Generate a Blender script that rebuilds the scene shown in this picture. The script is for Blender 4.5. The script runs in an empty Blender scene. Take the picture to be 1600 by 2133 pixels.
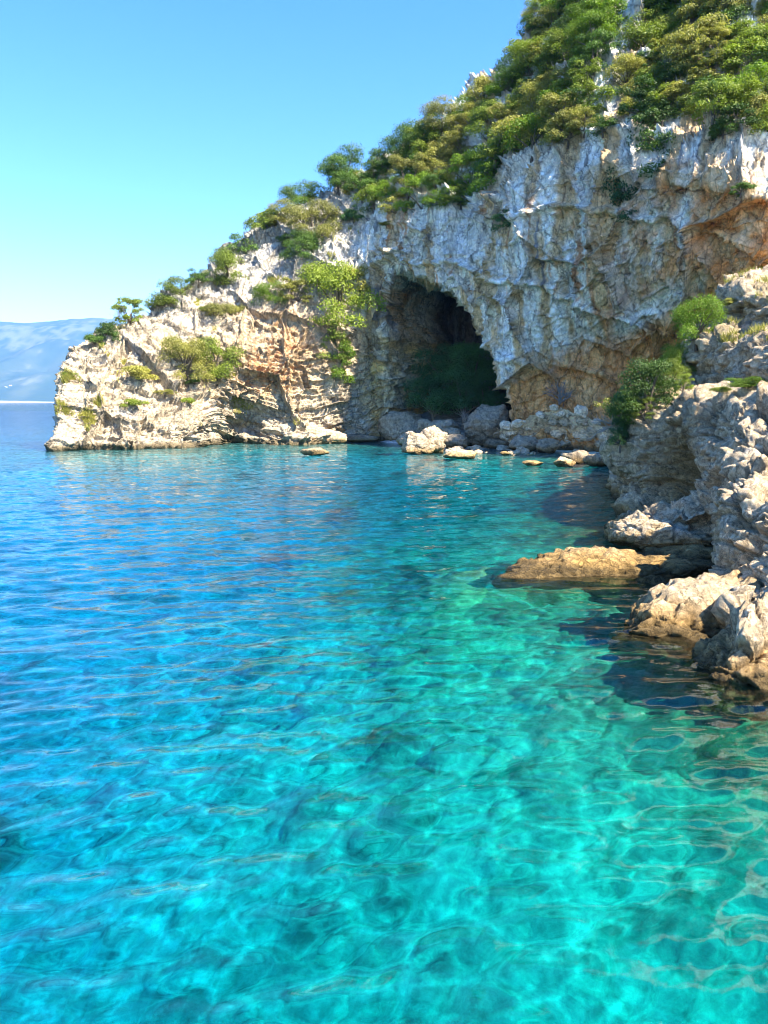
import bpy, math, random
import numpy as np
from mathutils import Vector

R = math.radians
random.seed(7)
rng = np.random.default_rng(7)
scene = bpy.context.scene
col = scene.collection

# ------------------------------------------------------------------ camera, sky, sun, exposure
F_PX, PITCH, CAM_H = 1611.0, R(8.06), 4.0
cam_data = bpy.data.cameras.new('camera')
cam = bpy.data.objects.new('camera', cam_data); col.objects.link(cam)
cam.location = (0, 0, CAM_H)
cam.rotation_euler = (R(90) - PITCH, 0, 0)
cam_data.sensor_fit = 'VERTICAL'; cam_data.sensor_height = 24.0
cam_data.lens = 24.0 * F_PX / 2133.0
cam_data.clip_start = 0.1; cam_data.clip_end = 60000
scene.camera = cam

SUN_EL, SUN_AZ = R(50), math.atan2(0.745, -0.667)          # azimuth from +Y towards +X
sun_dir = Vector((math.sin(SUN_AZ) * math.cos(SUN_EL), math.cos(SUN_AZ) * math.cos(SUN_EL), math.sin(SUN_EL)))
world = bpy.data.worlds.new('World'); scene.world = world; world.use_nodes = True
wn = world.node_tree.nodes; wl = world.node_tree.links
for n in list(wn): wn.remove(n)
w_out = wn.new('ShaderNodeOutputWorld'); w_bg = wn.new('ShaderNodeBackground'); w_sky = wn.new('ShaderNodeTexSky')
w_sky.sky_type = 'NISHITA'; w_sky.sun_disc = False
w_sky.sun_elevation = SUN_EL; w_sky.sun_rotation = SUN_AZ
w_sky.air_density = 1.0; w_sky.dust_density = 0.0; w_sky.ozone_density = 3.5
w_hs = wn.new('ShaderNodeHueSaturation'); w_hs.inputs['Saturation'].default_value = 1.30; w_hs.inputs['Hue'].default_value = 0.511; w_hs.inputs['Value'].default_value = 0.545
wl.new(w_sky.outputs[0], w_hs.inputs['Color']); wl.new(w_hs.outputs[0], w_bg.inputs['Color'])
wl.new(w_bg.outputs[0], w_out.inputs['Surface'])
w_bg.inputs['Strength'].default_value = 0.15
sun_data = bpy.data.lights.new('sun', 'SUN'); sun_data.energy = 3.4; sun_data.angle = R(0.5); sun_data.color = (1.0, 0.92, 0.78)
sun = bpy.data.objects.new('sun', sun_data); col.objects.link(sun)
sun.location = sun_dir * 100
sun.rotation_euler = sun_dir.to_track_quat('Z', 'Y').to_euler()
scene.view_settings.view_transform = 'Standard'; scene.view_settings.look = 'None'
scene.view_settings.exposure = 2.42; scene.view_settings.gamma = 1.0
scene.view_settings.use_curve_mapping = False
scene.render.engine = 'CYCLES'
cy = scene.cycles
cy.max_bounces = 10; cy.diffuse_bounces = 4; cy.glossy_bounces = 4; cy.transmission_bounces = 6
cy.transparent_max_bounces = 8; cy.volume_bounces = 0
cy.use_denoising = True; cy.filter_width = 1.0
cy.caustics_refractive = False; cy.caustics_reflective = False
cy.sample_clamp_indirect = 6.0; cy.sample_clamp_direct = 0.0
cy.use_adaptive_sampling = True; cy.adaptive_threshold = 0.01

# ------------------------------------------------------------------ helpers
CP, SP = math.cos(PITCH), math.sin(PITCH)
def W(px, py, Y):
    """point on the photograph's ray (px, py) that stands Y metres ahead"""
    a, b = (px - 800) / F_PX, (1066.5 - py) / F_PX
    k = Y / (CP + b * SP)
    return np.array((a * k, Y, CAM_H + k * (-SP + b * CP)))
def W0(px, py, z=0.0):
    """point of that ray at height z (water level)"""
    a, b = (px - 800) / F_PX, (1066.5 - py) / F_PX
    k = (z - CAM_H) / (-SP + b * CP)
    return np.array((a * k, k * (CP + b * SP), z))
def WX(px, Y, z):
    """point Y ahead at height z that is seen in pixel column px"""
    k = Y * CP - (z - CAM_H) * SP
    return np.array(((px - 800) / F_PX * k, Y, z))
def to_px(P):
    x, y, z = P[..., 0], P[..., 1], P[..., 2] - CAM_H
    d = y * CP - z * SP
    v = y * SP + z * CP
    d = np.where(d < 0.1, 0.1, d)
    return 800 + F_PX * x / d, 1066.5 - F_PX * v / d

def smooth(a, b, x):
    t = np.clip((x - a) / (b - a), 0, 1)
    return t * t * (3 - 2 * t)
def lerp(a, b, t): return a + (b - a) * t

def hash3(ix, iy, iz, seed=0):
    h = (ix.astype(np.uint32) * np.uint32(374761393) + iy.astype(np.uint32) * np.uint32(668265263)
         + iz.astype(np.uint32) * np.uint32(2147483647) + np.uint32((seed * 1013904223) & 0xffffffff))
    h = (h ^ (h >> np.uint32(13))) * np.uint32(1274126177)
    h = (h ^ (h >> np.uint32(16))) * np.uint32(2246822519)
    return h ^ (h >> np.uint32(13))
def vnoise(P, seed=0):
    """gradient noise, about -1..1"""
    P = np.asarray(P, dtype=np.float64)
    i = np.floor(P).astype(np.int64); f = (P - i).astype(np.float32)
    u = f * f * f * (f * (f * 6 - 15) + 10)
    res = []
    for dx in (0, 1):
        for dy in (0, 1):
            for dz in (0, 1):
                h = hash3(i[:, 0] + dx, i[:, 1] + dy, i[:, 2] + dz, seed)
                g0 = ((h & np.uint32(1023)).astype(np.float32) / 511.5 - 1)
                g1 = (((h >> np.uint32(10)) & np.uint32(1023)).astype(np.float32) / 511.5 - 1)
                g2 = (((h >> np.uint32(20)) & np.uint32(1023)).astype(np.float32) / 511.5 - 1)
                res.append(g0 * (f[:, 0] - dx) + g1 * (f[:, 1] - dy) + g2 * (f[:, 2] - dz))
    a = [lerp(res[k], res[k + 4], u[:, 0]) for k in range(4)]
    b = [lerp(a[k], a[k + 2], u[:, 1]) for k in range(2)]
    return lerp(b[0], b[1], u[:, 2]) * 1.25
def fbm(P, octaves=4, seed=0, gain=0.5, ridged=False):
    s, amp, tot = 0, 1.0, 0
    P = np.asarray(P, dtype=np.float64)
    for o in range(octaves):
        n = vnoise(P + o * 17.3, seed + o)
        if ridged: n = 1 - 2 * np.abs(n)
        s = s + amp * n; tot += amp
        amp *= gain; P = P * 2.03
    return s / tot
def worley(P, seed=0):
    """f1, f2 and a random number of the nearest cell"""
    P = np.asarray(P, dtype=np.float64)
    i = np.floor(P).astype(np.int64); f = (P - i).astype(np.float32)
    n = len(P)
    f1 = np.full(n, 9, np.float32); f2 = np.full(n, 9, np.float32); idd = np.zeros(n, np.float32)
    for dx in (-1, 0, 1):
        for dy in (-1, 0, 1):
            for dz in (-1, 0, 1):
                h = hash3(i[:, 0] + dx, i[:, 1] + dy, i[:, 2] + dz, seed)
                jx = (h & np.uint32(1023)).astype(np.float32) / 1023
                jy = ((h >> np.uint32(10)) & np.uint32(1023)).astype(np.float32) / 1023
                jz = ((h >> np.uint32(20)) & np.uint32(1023)).astype(np.float32) / 1023
                d = (dx + jx - f[:, 0]) ** 2 + (dy + jy - f[:, 1]) ** 2 + (dz + jz - f[:, 2]) ** 2
                closer = d < f1
                f2 = np.where(closer, f1, np.minimum(f2, d))
                idd = np.where(closer, ((h >> np.uint32(5)) & np.uint32(4095)).astype(np.float32) / 4095, idd)
                f1 = np.where(closer, d, f1)
    return np.sqrt(f1), np.sqrt(f2), idd

def facets(P, scale, seed, tilt=0.6):
    """broken rock: every cell is a plane of its own, tilted and set back; returns relief in cell units, gap to the next cell, cell number"""
    Q = np.asarray(P, dtype=np.float64) * scale
    i = np.floor(Q).astype(np.int64); f = (Q - i).astype(np.float32); n = len(Q)
    f1 = np.full(n, 9, np.float32); f2 = np.full(n, 9, np.float32); idd = np.zeros(n, np.float32); vec = np.zeros((n, 3), np.float32)
    for dx in (-1, 0, 1):
        for dy in (-1, 0, 1):
            for dz in (-1, 0, 1):
                h = hash3(i[:, 0] + dx, i[:, 1] + dy, i[:, 2] + dz, seed)
                j = np.stack([(h & np.uint32(1023)), (h >> np.uint32(10)) & np.uint32(1023), (h >> np.uint32(20)) & np.uint32(1023)], 1).astype(np.float32) / 1023
                v = f - j - np.array((dx, dy, dz), np.float32)
                d = (v * v).sum(1); c = d < f1
                f2 = np.where(c, f1, np.minimum(f2, d)); f1 = np.where(c, d, f1)
                idd = np.where(c, ((h >> np.uint32(5)) & np.uint32(4095)).astype(np.float32) / 4095, idd)
                vec = np.where(c[:, None], v, vec)
    a, b = idd * 71.3 % 6.283, (idd * 937.7) % 2 - 1
    dirn = np.stack([np.cos(a) * np.sqrt(1 - b * b), np.sin(a) * np.sqrt(1 - b * b), b], 1)
    return (idd - 0.5) * 0.55 + tilt * (dirn * vec).sum(1), np.sqrt(f2) - np.sqrt(f1), idd
def mesh_from(name, V, F, mat=None, colors=None, smooth_shade=True):
    me = bpy.data.meshes.new(name)
    V = np.asarray(V, dtype=np.float32); F = np.asarray(F, dtype=np.int32)
    k = F.shape[1]
    me.vertices.add(len(V)); me.vertices.foreach_set('co', V.ravel())
    me.loops.add(F.size); me.loops.foreach_set('vertex_index', F.ravel())
    me.polygons.add(len(F)); me.polygons.foreach_set('loop_start', np.arange(0, F.size, k, dtype=np.int32))
    me.update(calc_edges=True)
    me.polygons.foreach_set('use_smooth', np.full(len(F), smooth_shade))
    if colors is not None:
        at = me.color_attributes.new('Col', 'FLOAT_COLOR', 'POINT')
        c = np.ones((len(V), 4), np.float32); c[:, :3] = colors
        at.data.foreach_set('color', c.ravel())
    if mat: me.materials.append(mat)
    return me
def link(name, me, parent=None):
    o = bpy.data.objects.new(name, me); col.objects.link(o)
    if parent: o.parent = parent
    return o
def tag(o, label=None, cat=None, group=None, kind=None):
    if label: o['label'] = label
    if cat: o['category'] = cat
    if group: o['group'] = group
    if kind: o['kind'] = kind
    return o
def grid_faces(nc, nr):
    idx = np.arange(nc * nr).reshape(nc, nr)
    return np.stack([idx[:-1, :-1], idx[1:, :-1], idx[1:, 1:], idx[:-1, 1:]], -1).reshape(-1, 4)
def grid_normals(G):
    du = np.gradient(G, axis=0); dv = np.gradient(G, axis=1)
    n = np.cross(du, dv); n /= np.linalg.norm(n, axis=-1, keepdims=True) + 1e-9
    return n
def box_blur(A, k, axis):
    if k < 1: return A
    pad = [(0, 0)] * A.ndim; pad[axis] = (k + 1, k)
    c = np.cumsum(np.pad(A, pad, mode='edge'), axis=axis)
    n = A.shape[axis]; w = 2 * k + 1
    return (np.take(c, np.arange(w, w + n), axis) - np.take(c, np.arange(0, n), axis)) / w
def catmull(C, subs):
    """C: (n, ...) control rows; subs: samples per segment"""
    out = []
    n = len(C)
    for s in range(n - 1):
        p0, p1, p2, p3 = C[max(s - 1, 0)], C[s], C[s + 1], C[min(s + 2, n - 1)]
        for t in np.arange(subs[s]) / subs[s]:
            out.append(0.5 * (2 * p1 + (p2 - p0) * t + (2 * p0 - 5 * p1 + 4 * p2 - p3) * t * t + (3 * p1 - p0 - 3 * p2 + p3) * t ** 3))
    out.append(C[-1])
    return np.array(out)

# ------------------------------------------------------------------ materials
def new_mat(name):
    m = bpy.data.materials.new(name); m.use_nodes = True
    nt = m.node_tree
    for n in list(nt.nodes): nt.nodes.remove(n)
    out = nt.nodes.new('ShaderNodeOutputMaterial')
    return m, nt, out
def rock_material(name, fine=1.0, bump=0.5, tint=(1, 1, 1), cracks=True, contrast=1.0, streaks=0.0):
    m, nt, out = new_mat(name); N, L = nt.nodes, nt.links
    geo = N.new('ShaderNodeTexCoord')
    at = N.new('ShaderNodeVertexColor'); at.layer_name = 'Col'
    bs = N.new('ShaderNodeBsdfPrincipled'); bs.inputs['Roughness'].default_value = 0.92
    bs.inputs['Specular IOR Level'].default_value = 0.2
    n1 = N.new('ShaderNodeTexNoise'); n1.inputs['Scale'].default_value = 2.2 * fine; n1.inputs['Detail'].default_value = 8; n1.inputs['Roughness'].default_value = 0.68
    n2 = N.new('ShaderNodeTexNoise'); n2.inputs['Scale'].default_value = 9 * fine; n2.inputs['Detail'].default_value = 6; n2.inputs['Roughness'].default_value = 0.7
    vo = N.new('ShaderNodeTexVoronoi'); vo.feature = 'DISTANCE_TO_EDGE'; vo.inputs['Scale'].default_value = 1.7 * fine
    wp = N.new('ShaderNodeVectorMath'); wp.operation = 'MULTIPLY_ADD'; wp.inputs[1].default_value = (0.5, 0.5, 0.5)
    for n in (n1, n2): L.new(geo.outputs['Object'], n.inputs['Vector'])
    L.new(n1.outputs['Color'], wp.inputs[0]); L.new(geo.outputs['Object'], wp.inputs[2]); L.new(wp.outputs[0], vo.inputs['Vector'])
    r1 = N.new('ShaderNodeMapRange'); r1.inputs[1].default_value = 0.3; r1.inputs[2].default_value = 0.7; r1.inputs[3].default_value = 1 - .32 * contrast; r1.inputs[4].default_value = 1 + .3 * contrast
    r2 = N.new('ShaderNodeMapRange'); r2.inputs[1].default_value = 0.3; r2.inputs[2].default_value = 0.7; r2.inputs[3].default_value = 0.75; r2.inputs[4].default_value = 1.2
    sm = N.new('ShaderNodeMapping'); sm.inputs['Scale'].default_value = (1.0, 1.0, 0.16)
    sn_ = N.new('ShaderNodeTexNoise'); sn_.inputs['Scale'].default_value = 1.5 * fine; sn_.inputs['Detail'].default_value = 6; sn_.inputs['Roughness'].default_value = 0.65; sn_.inputs['Distortion'].default_value = 0.4
    L.new(geo.outputs['Object'], sm.inputs[0]); L.new(sm.outputs[0], sn_.inputs['Vector'])
    rs = N.new('ShaderNodeMapRange'); rs.inputs[1].default_value = 0.36; rs.inputs[2].default_value = 0.6; rs.inputs[3].default_value = 1 - streaks; rs.inputs[4].default_value = 1 + 0.3 * streaks
    L.new(sn_.outputs['Fac'], rs.inputs[0])
    vm = N.new('ShaderNodeMapping'); vm.inputs['Scale'].default_value = (1.0, 1.0, 0.38); vm.inputs['Rotation'].default_value = (0.25, 0.2, 0)
    v2 = N.new('ShaderNodeTexVoronoi'); v2.feature = 'DISTANCE_TO_EDGE'; v2.inputs['Scale'].default_value = 0.75 * fine
    v2a = N.new('ShaderNodeVectorMath'); v2a.operation = 'MULTIPLY_ADD'; v2a.inputs[1].default_value = (0.9, 0.9, 0.9)
    L.new(n1.outputs['Color'], v2a.inputs[0]); L.new(geo.outputs['Object'], v2a.inputs[2]); L.new(v2a.outputs[0], vm.inputs[0]); L.new(vm.outputs[0], v2.inputs['Vector'])
    r4 = N.new('ShaderNodeMapRange'); r4.inputs[1].default_value = 0.0; r4.inputs[2].default_value = 0.045; r4.inputs[3].default_value = 0.42 if cracks else 1.0; r4.inputs[4].default_value = 1.0
    L.new(v2.outputs['Distance'], r4.inputs[0])
    m3 = N.new('ShaderNodeMath'); m3.operation = 'MULTIPLY'; L.new(rs.outputs[0], m3.inputs[0]); L.new(r4.outputs[0], m3.inputs[1])
    m4 = N.new('ShaderNodeMath'); m4.operation = 'MULTIPLY'; L.new(m3.outputs[0], m4.inputs[0])
    r3 = N.new('ShaderNodeMapRange'); r3.inputs[1].default_value = 0.0; r3.inputs[2].default_value = 0.06; r3.inputs[3].default_value = 0.7 if cracks else 1.0; r3.inputs[4].default_value = 1.0
    L.new(n1.outputs['Fac'], r1.inputs[0]); L.new(n2.outputs['Fac'], r2.inputs[0]); L.new(vo.outputs['Distance'], r3.inputs[0])
    m1 = N.new('ShaderNodeMath'); m1.operation = 'MULTIPLY'; m2 = N.new('ShaderNodeMath'); m2.operation = 'MULTIPLY'
    L.new(r1.outputs[0], m1.inputs[0]); L.new(r2.outputs[0], m1.inputs[1]); L.new(m1.outputs[0], m2.inputs[0]); L.new(r3.outputs[0], m2.inputs[1])
    mx = N.new('ShaderNodeVectorMath'); mx.operation = 'SCALE'
    L.new(at.outputs['Color'], mx.inputs[0]); L.new(m2.outputs[0], m4.inputs[1]); L.new(m4.outputs[0], mx.inputs['Scale'])
    tn = N.new('ShaderNodeVectorMath'); tn.operation = 'MULTIPLY'; tn.inputs[1].default_value = tint
    L.new(mx.outputs[0], tn.inputs[0]); L.new(tn.outputs[0], bs.inputs['Base Color'])
    h = N.new('ShaderNodeMath'); h.operation = 'ADD'
    hv = N.new('ShaderNodeMapRange'); hv.inputs[1].default_value = 0; hv.inputs[2].default_value = 0.15; hv.inputs[3].default_value = -0.3 if cracks else 0.0; hv.inputs[4].default_value = 0
    L.new(vo.outputs['Distance'], hv.inputs[0])
    h2 = N.new('ShaderNodeMath'); h2.operation = 'MULTIPLY_ADD'; h2.inputs[1].default_value = 0.35
    L.new(n2.outputs['Fac'], h2.inputs[0]); L.new(n1.outputs['Fac'], h2.inputs[2])
    L.new(h2.outputs[0], h.inputs[0]); L.new(hv.outputs[0], h.inputs[1])
    bp = N.new('ShaderNodeBump'); bp.inputs['Strength'].default_value = bump; bp.inputs['Distance'].default_value = 0.35 / fine
    L.new(h.outputs[0], bp.inputs['Height']); L.new(bp.outputs[0], bs.inputs['Normal'])
    L.new(bs.outputs[0], out.inputs['Surface'])
    return m
def leaf_material(name, c, trans=0.3, var=0.35):
    m, nt, out = new_mat(name); N, L = nt.nodes, nt.links
    geo = N.new('ShaderNodeTexCoord'); oi = N.new('ShaderNodeObjectInfo')
    nz = N.new('ShaderNodeTexNoise'); nz.inputs['Scale'].default_value = 1.6; nz.inputs['Detail'].default_value = 5
    L.new(geo.outputs['Object'], nz.inputs['Vector'])
    ad = N.new('ShaderNodeMath'); ad.operation = 'MULTIPLY_ADD'; ad.inputs[1].default_value = 0.5
    L.new(oi.outputs['Random'], ad.inputs[0]); L.new(nz.outputs['Fac'], ad.inputs[2])
    mr = N.new('ShaderNodeMapRange'); mr.inputs[1].default_value = 0.45; mr.inputs[2].default_value = 1.05
    L.new(ad.outputs[0], mr.inputs[0])
    mx = N.new('ShaderNodeMix'); mx.data_type = 'RGBA'
    dark = tuple(x * (1 - var) for x in c); light = (c[0] * (1 + var * 1.3), c[1] * (1 + var), c[2] * (1 + var * 0.4))
    mx.inputs[6].default_value = (*dark, 1); mx.inputs[7].default_value = (*light, 1)
    L.new(mr.outputs[0], mx.inputs[0])
    df = N.new('ShaderNodeBsdfPrincipled'); df.inputs['Roughness'].default_value = 0.55; df.inputs['Specular IOR Level'].default_value = 0.3
    tr = N.new('ShaderNodeBsdfTranslucent')
    L.new(mx.outputs[2], df.inputs['Base Color'])
    tc = N.new('ShaderNodeVectorMath'); tc.operation = 'MULTIPLY'; tc.inputs[1].default_value = (1.3, 1.5, 0.6)
    L.new(mx.outputs[2], tc.inputs[0]); L.new(tc.outputs[0], tr.inputs['Color'])
    ms = N.new('ShaderNodeMixShader'); ms.inputs[0].default_value = trans
    L.new(df.outputs[0], ms.inputs[1]); L.new(tr.outputs[0], ms.inputs[2]); L.new(ms.outputs[0], out.inputs['Surface'])
    return m
def plain_material(name, c, rough=0.85, scale=6.0, var=0.3):
    m, nt, out = new_mat(name); N, L = nt.nodes, nt.links
    geo = N.new('ShaderNodeTexCoord')
    nz = N.new('ShaderNodeTexNoise'); nz.inputs['Scale'].default_value = scale; nz.inputs['Detail'].default_value = 5
    L.new(geo.outputs['Object'], nz.inputs['Vector'])
    mx = N.new('ShaderNodeMix'); mx.data_type = 'RGBA'
    mx.inputs[6].default_value = (*[x * (1 - var) for x in c], 1); mx.inputs[7].default_value = (*[x * (1 + var) for x in c], 1)
    L.new(nz.outputs['Fac'], mx.inputs[0])
    bs = N.new('ShaderNodeBsdfPrincipled'); bs.inputs['Roughness'].default_value = rough
    L.new(mx.outputs[2], bs.inputs['Base Color']); L.new(bs.outputs[0], out.inputs['Surface'])
    return m
M_CLIFF = rock_material('limestone_cliff', 1.0, 0.6, tint=(1.12, 1.10, 1.05), streaks=0.32)
M_SHORE = rock_material('limestone_shore', 2.4, 0.8, tint=(1.12, 1.08, 1.0), streaks=0.12)
M_BOULDER = rock_material('limestone_boulder', 1.6, 0.6)
M_BED = rock_material('seabed_sand_and_rock', 1.4, 0.35, cracks=False, contrast=1.7)
M_BARK = plain_material('bark', (0.13, 0.10, 0.07))
M_TWIG = plain_material('pale_dead_twigs', (0.36, 0.32, 0.27))
M_TWIG_GREY = plain_material('grey_dead_twigs', (0.20, 0.20, 0.20))
M_LEAF = {
    'dark': leaf_material('dark_evergreen_leaves', (0.072, 0.135, 0.024)),
    'green': leaf_material('green_leaves', (0.18, 0.235, 0.034), 0.35),
    'olive': leaf_material('olive_leaves', (0.27, 0.265, 0.07), 0.35),
    'bright': leaf_material('bright_green_leaves', (0.135, 0.22, 0.02), 0.4),
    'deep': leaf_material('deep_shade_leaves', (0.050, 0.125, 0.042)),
    'grass': leaf_material('dry_grass', (0.26, 0.25, 0.07), 0.3),
}

# ------------------------------------------------------------------ the main cliff: control columns of (px, py, Y)
ROWS = 7   # waterline, low, mid, upper, wall top, slope, ridge
CC = [
 # waterline          low             mid             upper           wall top         slope           ridge
 [(150, 0, 84),   (152, 880, 83),  (155, 830, 82),  (160, 790, 81),  (165, 765, 80),  (172, 750, 79),  (178, 738, 78)],
 [(104, 0, 66.3), (113, 880, 67.5),(119, 830, 68.5),(122, 795, 69.5),(131, 768, 71),  (145, 750, 73),  (160, 738, 75)],
 [(175, 0, 66.2), (178, 890, 67.2),(180, 830, 68.3),(185, 780, 70),  (190, 750, 71.5),(200, 727, 73.5),(208, 708, 76)],
 [(300, 0, 67.5), (300, 880, 68.6),(300, 820, 70.5),(300, 760, 72.5),(300, 715, 74),  (300, 680, 76.5),(305, 652, 80)],
 [(415, 0, 70.5), (425, 880, 71.5),(430, 810, 74),  (430, 740, 75.5),(430, 680, 77.5),(428, 620, 80.5),(430, 574, 84)],
 [(475, 0, 79),   (490, 893, 78),  (500, 815, 75.5),(500, 740, 76.5),(500, 660, 79),  (505, 580, 82),  (518, 492, 87)],
 [(590, 0, 74.5), (600, 885, 75.5),(600, 820, 76.5),(600, 740, 77.5),(600, 640, 79.5),(600, 540, 82.5),(605, 448, 88)],
 [(695, 0, 77),   (700, 880, 77.3),(700, 800, 77.6),(705, 700, 78.5),(705, 600, 80.2),(710, 480, 83),  (728, 380, 89)],
 [(762, 0, 81),   (768, 870, 80.5),(773, 790, 80.5),(775, 690, 80.5),(770, 570, 80.5),(772, 440, 83),  (785, 355, 90)],
 [(855, 0, 78),   (865, 860, 77.5),(870, 760, 77),  (870, 640, 76.2),(870, 520, 76),  (870, 410, 77.5),(868, 300, 88)],
 [(955, 0, 73),   (960, 860, 73),  (965, 760, 72.5),(970, 640, 72),  (970, 500, 71),  (975, 385, 73),  (962, 212, 86)],
 [(1060, 0, 67.5),(1060, 860, 67.5),(1060, 760, 67.2),(1060, 620, 66.7),(1060, 470, 65.8),(1060, 340, 68),(1058, 130, 84)],
 [(1180, 0, 64),  (1180, 880, 64.3),(1180, 770, 64.8),(1180, 620, 63),(1180, 450, 62.0),(1180, 290, 64),(1135, 15, 82)],
 [(1300, 0, 61),(1300, 870, 61.6),(1300, 740, 62),(1300, 590, 59.2),(1300, 420, 57.6),(1300, 240, 59.2),(1270, -230, 84)],
 [(1440, 0, 57),  (1440, 850, 58), (1440, 720, 58), (1440, 560, 55), (1440, 400, 53.4), (1440, 240, 55), (1430, -420, 84)],
 [(1600, 0, 53),  (1600, 840, 54), (1600, 700, 54), (1600, 540, 51), (1600, 400, 49.5), (1600, 270, 51), (1600, -560, 82)],
 [(1800, 0, 52),  (1800, 840, 53), (1800, 700, 53), (1800, 540, 50), (1800, 400, 49.5), (1800, 270, 51), (1800, -420, 82)],
 [(2100, 0, 60),  (2100, 840, 61), (2100, 700, 61), (2100, 540, 60), (2100, 400, 61), (2100, 270, 63), (2100, -200, 84)],
]
ctrl = []
for ci, c in enumerate(CC):
    pts = [WX(c[0][0], c[0][2], 0.0)] + [W(*p) for p in c[1:]]
    under = pts[0] + np.array((0, -1.2, -6.0))
    top = pts[-1]
    b1 = top + np.array((4, 9, -0.25 * top[2])); b2 = np.array((top[0] + 8, top[1] + 26, -6.0))
    ctrl.append([under] + pts + [b1, b2])
ctrl = np.array(ctrl)                                     # (columns, 10 rows, 3)
seg_c = [10, 40, 62, 60, 42, 62, 56, 50, 90, 66, 62, 66, 62, 66, 66, 40, 24]
seg_r = [16, 40, 56, 62, 66, 66, 90, 20, 12]
G = catmull(ctrl, seg_c)
G = catmull(G.transpose(1, 0, 2), seg_r).transpose(1, 0, 2)
nc, nr = G.shape[:2]
row_id = np.concatenate([np.linspace(i, i + 1, s, endpoint=False) for i, s in enumerate(seg_r)] + [[len(seg_r)]])
PXs, PYs = to_px(G)
front = (row_id < 7.5)[None, :] & np.ones((nc, 1), bool)

# the cave: pushed into the cliff behind its mouth
cave_y = np.array([555, 572, 598, 648, 708, 760, 810, 860, 960]); cave_xr = np.array([822, 872, 930, 976, 1006, 1030, 1045, 1052, 1056])
cl_y = np.array([555, 600, 640, 690, 720, 800, 905, 960]); cl_x = np.array([814, 794, 782, 798, 798, 800, 786, 782]); cl_w = np.array([18, 22, 26, 30, 52, 84, 92, 95])
xr = np.interp(PYs, cave_y, cave_xr); xl = np.interp(PYs, cl_y, cl_x); wl_ = np.interp(PYs, cl_y, cl_w)
ytop = np.interp(PXs, cave_xr[:-1], cave_y[:-1], left=556)
wob = 7 * fbm(np.stack([PXs.ravel() / 26, PYs.ravel() / 26, 0 * PXs.ravel()], 1), 3, 5).reshape(nc, nr)
rt = np.minimum(xr - PXs, (PYs - ytop)) + wob
prof = np.minimum(smooth(0, 1, (PXs - xl + wob) / wl_), smooth(0, 26, rt))
prof *= front & (row_id < 6)[None, :]
in_cave = prof
G = G + prof[..., None] * np.array((0.42, 0.90, 0.0)) * 17.0
# the ceiling and walls of the cave close in towards its back
nrm = grid_normals(G)
if (nrm[nc // 2, nr // 2] * np.array((0, -1, 0))).sum() < 0: nrm = -nrm
nrm = box_blur(box_blur(nrm, 5, 0), 5, 1); nrm /= np.linalg.norm(nrm, axis=-1, keepdims=True) + 1e-9

P = G.reshape(-1, 3)
px, py = PXs.ravel(), PYs.ravel()
headland = 1 - smooth(715, 775, px)
warp = np.stack([fbm(P * 0.22 + 3.1, 3, 11), fbm(P * 0.22 + 9.7, 3, 12), fbm(P * 0.22 + 5.2, 3, 13)], 1)
Pw = P + warp * 0.9
wallm = smooth(740, 820, px)
d = 0.9 * fbm(P * 0.11, 3, 21) + (0.35 - .22 * wallm) * fbm(Pw * 0.33, 4, 22, ridged=True)
# large broken planes, tall on the wall and squarer on the headland
fa, ga, idc = facets(Pw * np.array((1, 1, .62)), 0.20, 31, 0.75)
fb, gb, idb = facets(Pw, 0.46, 34, 0.7)
fc, gc, idd = facets(P + warp * 0.5, 1.15, 32, 0.7)
fe, ge, ide = facets(P + warp * 0.3, 2.6, 33, 0.7)
rimk = np.clip(4 * in_cave.ravel() * (1 - in_cave.ravel()), 0, 1)
d += fa * (1.0 + 0.35 * wallm) + fb * (0.72 - 0.40 * wallm) + fc * (0.32 - 0.08 * wallm) + fe * 0.15
d -= 0.5 * (1 - smooth(0, 0.05, ga)) + 0.28 * (1 - smooth(0, 0.06, gb)) + 0.12 * (1 - smooth(0, 0.08, gc))
f2, f1 = ga, 0 * ga; f2b, f1b = gb, 0 * gb
d += 0.16 * fbm(P * 1.6, 4, 41, 0.6) + 0.07 * fbm(P * 4.2, 2, 42)
# bedding: thin ledges on the low headland, folded near the notch
fold = 3.2 * np.sin((px - 470) / 95.0) * smooth(430, 480, px) * (1 - smooth(760, 900, px))
bedc = P[:, 2] + 0.10 * P[:, 0] * (px < 470) + 0.55 * fold + 0.4 * warp[:, 2] + 0.3 * fbm(P * 0.7, 2, 44)
lay = np.floor(bedc / 0.42); fr = bedc / 0.42 - lay
lr = hash3(lay.astype(np.int64), 0 * lay.astype(np.int64), 0 * lay.astype(np.int64), 5).astype(np.float64) / 2 ** 32
bed_amt = headland * (1 - smooth(6.5, 12, P[:, 2])) + 0.8 * smooth(735, 775, px) * (1 - smooth(880, 900, px)) * smooth(680, 720, py)
d += bed_amt * (0.4 + 0.6 * smooth(130, 230, px)) * ((lr - 0.5) * 0.62 - 0.22 * (1 - smooth(0, 0.3, fr)))
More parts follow.
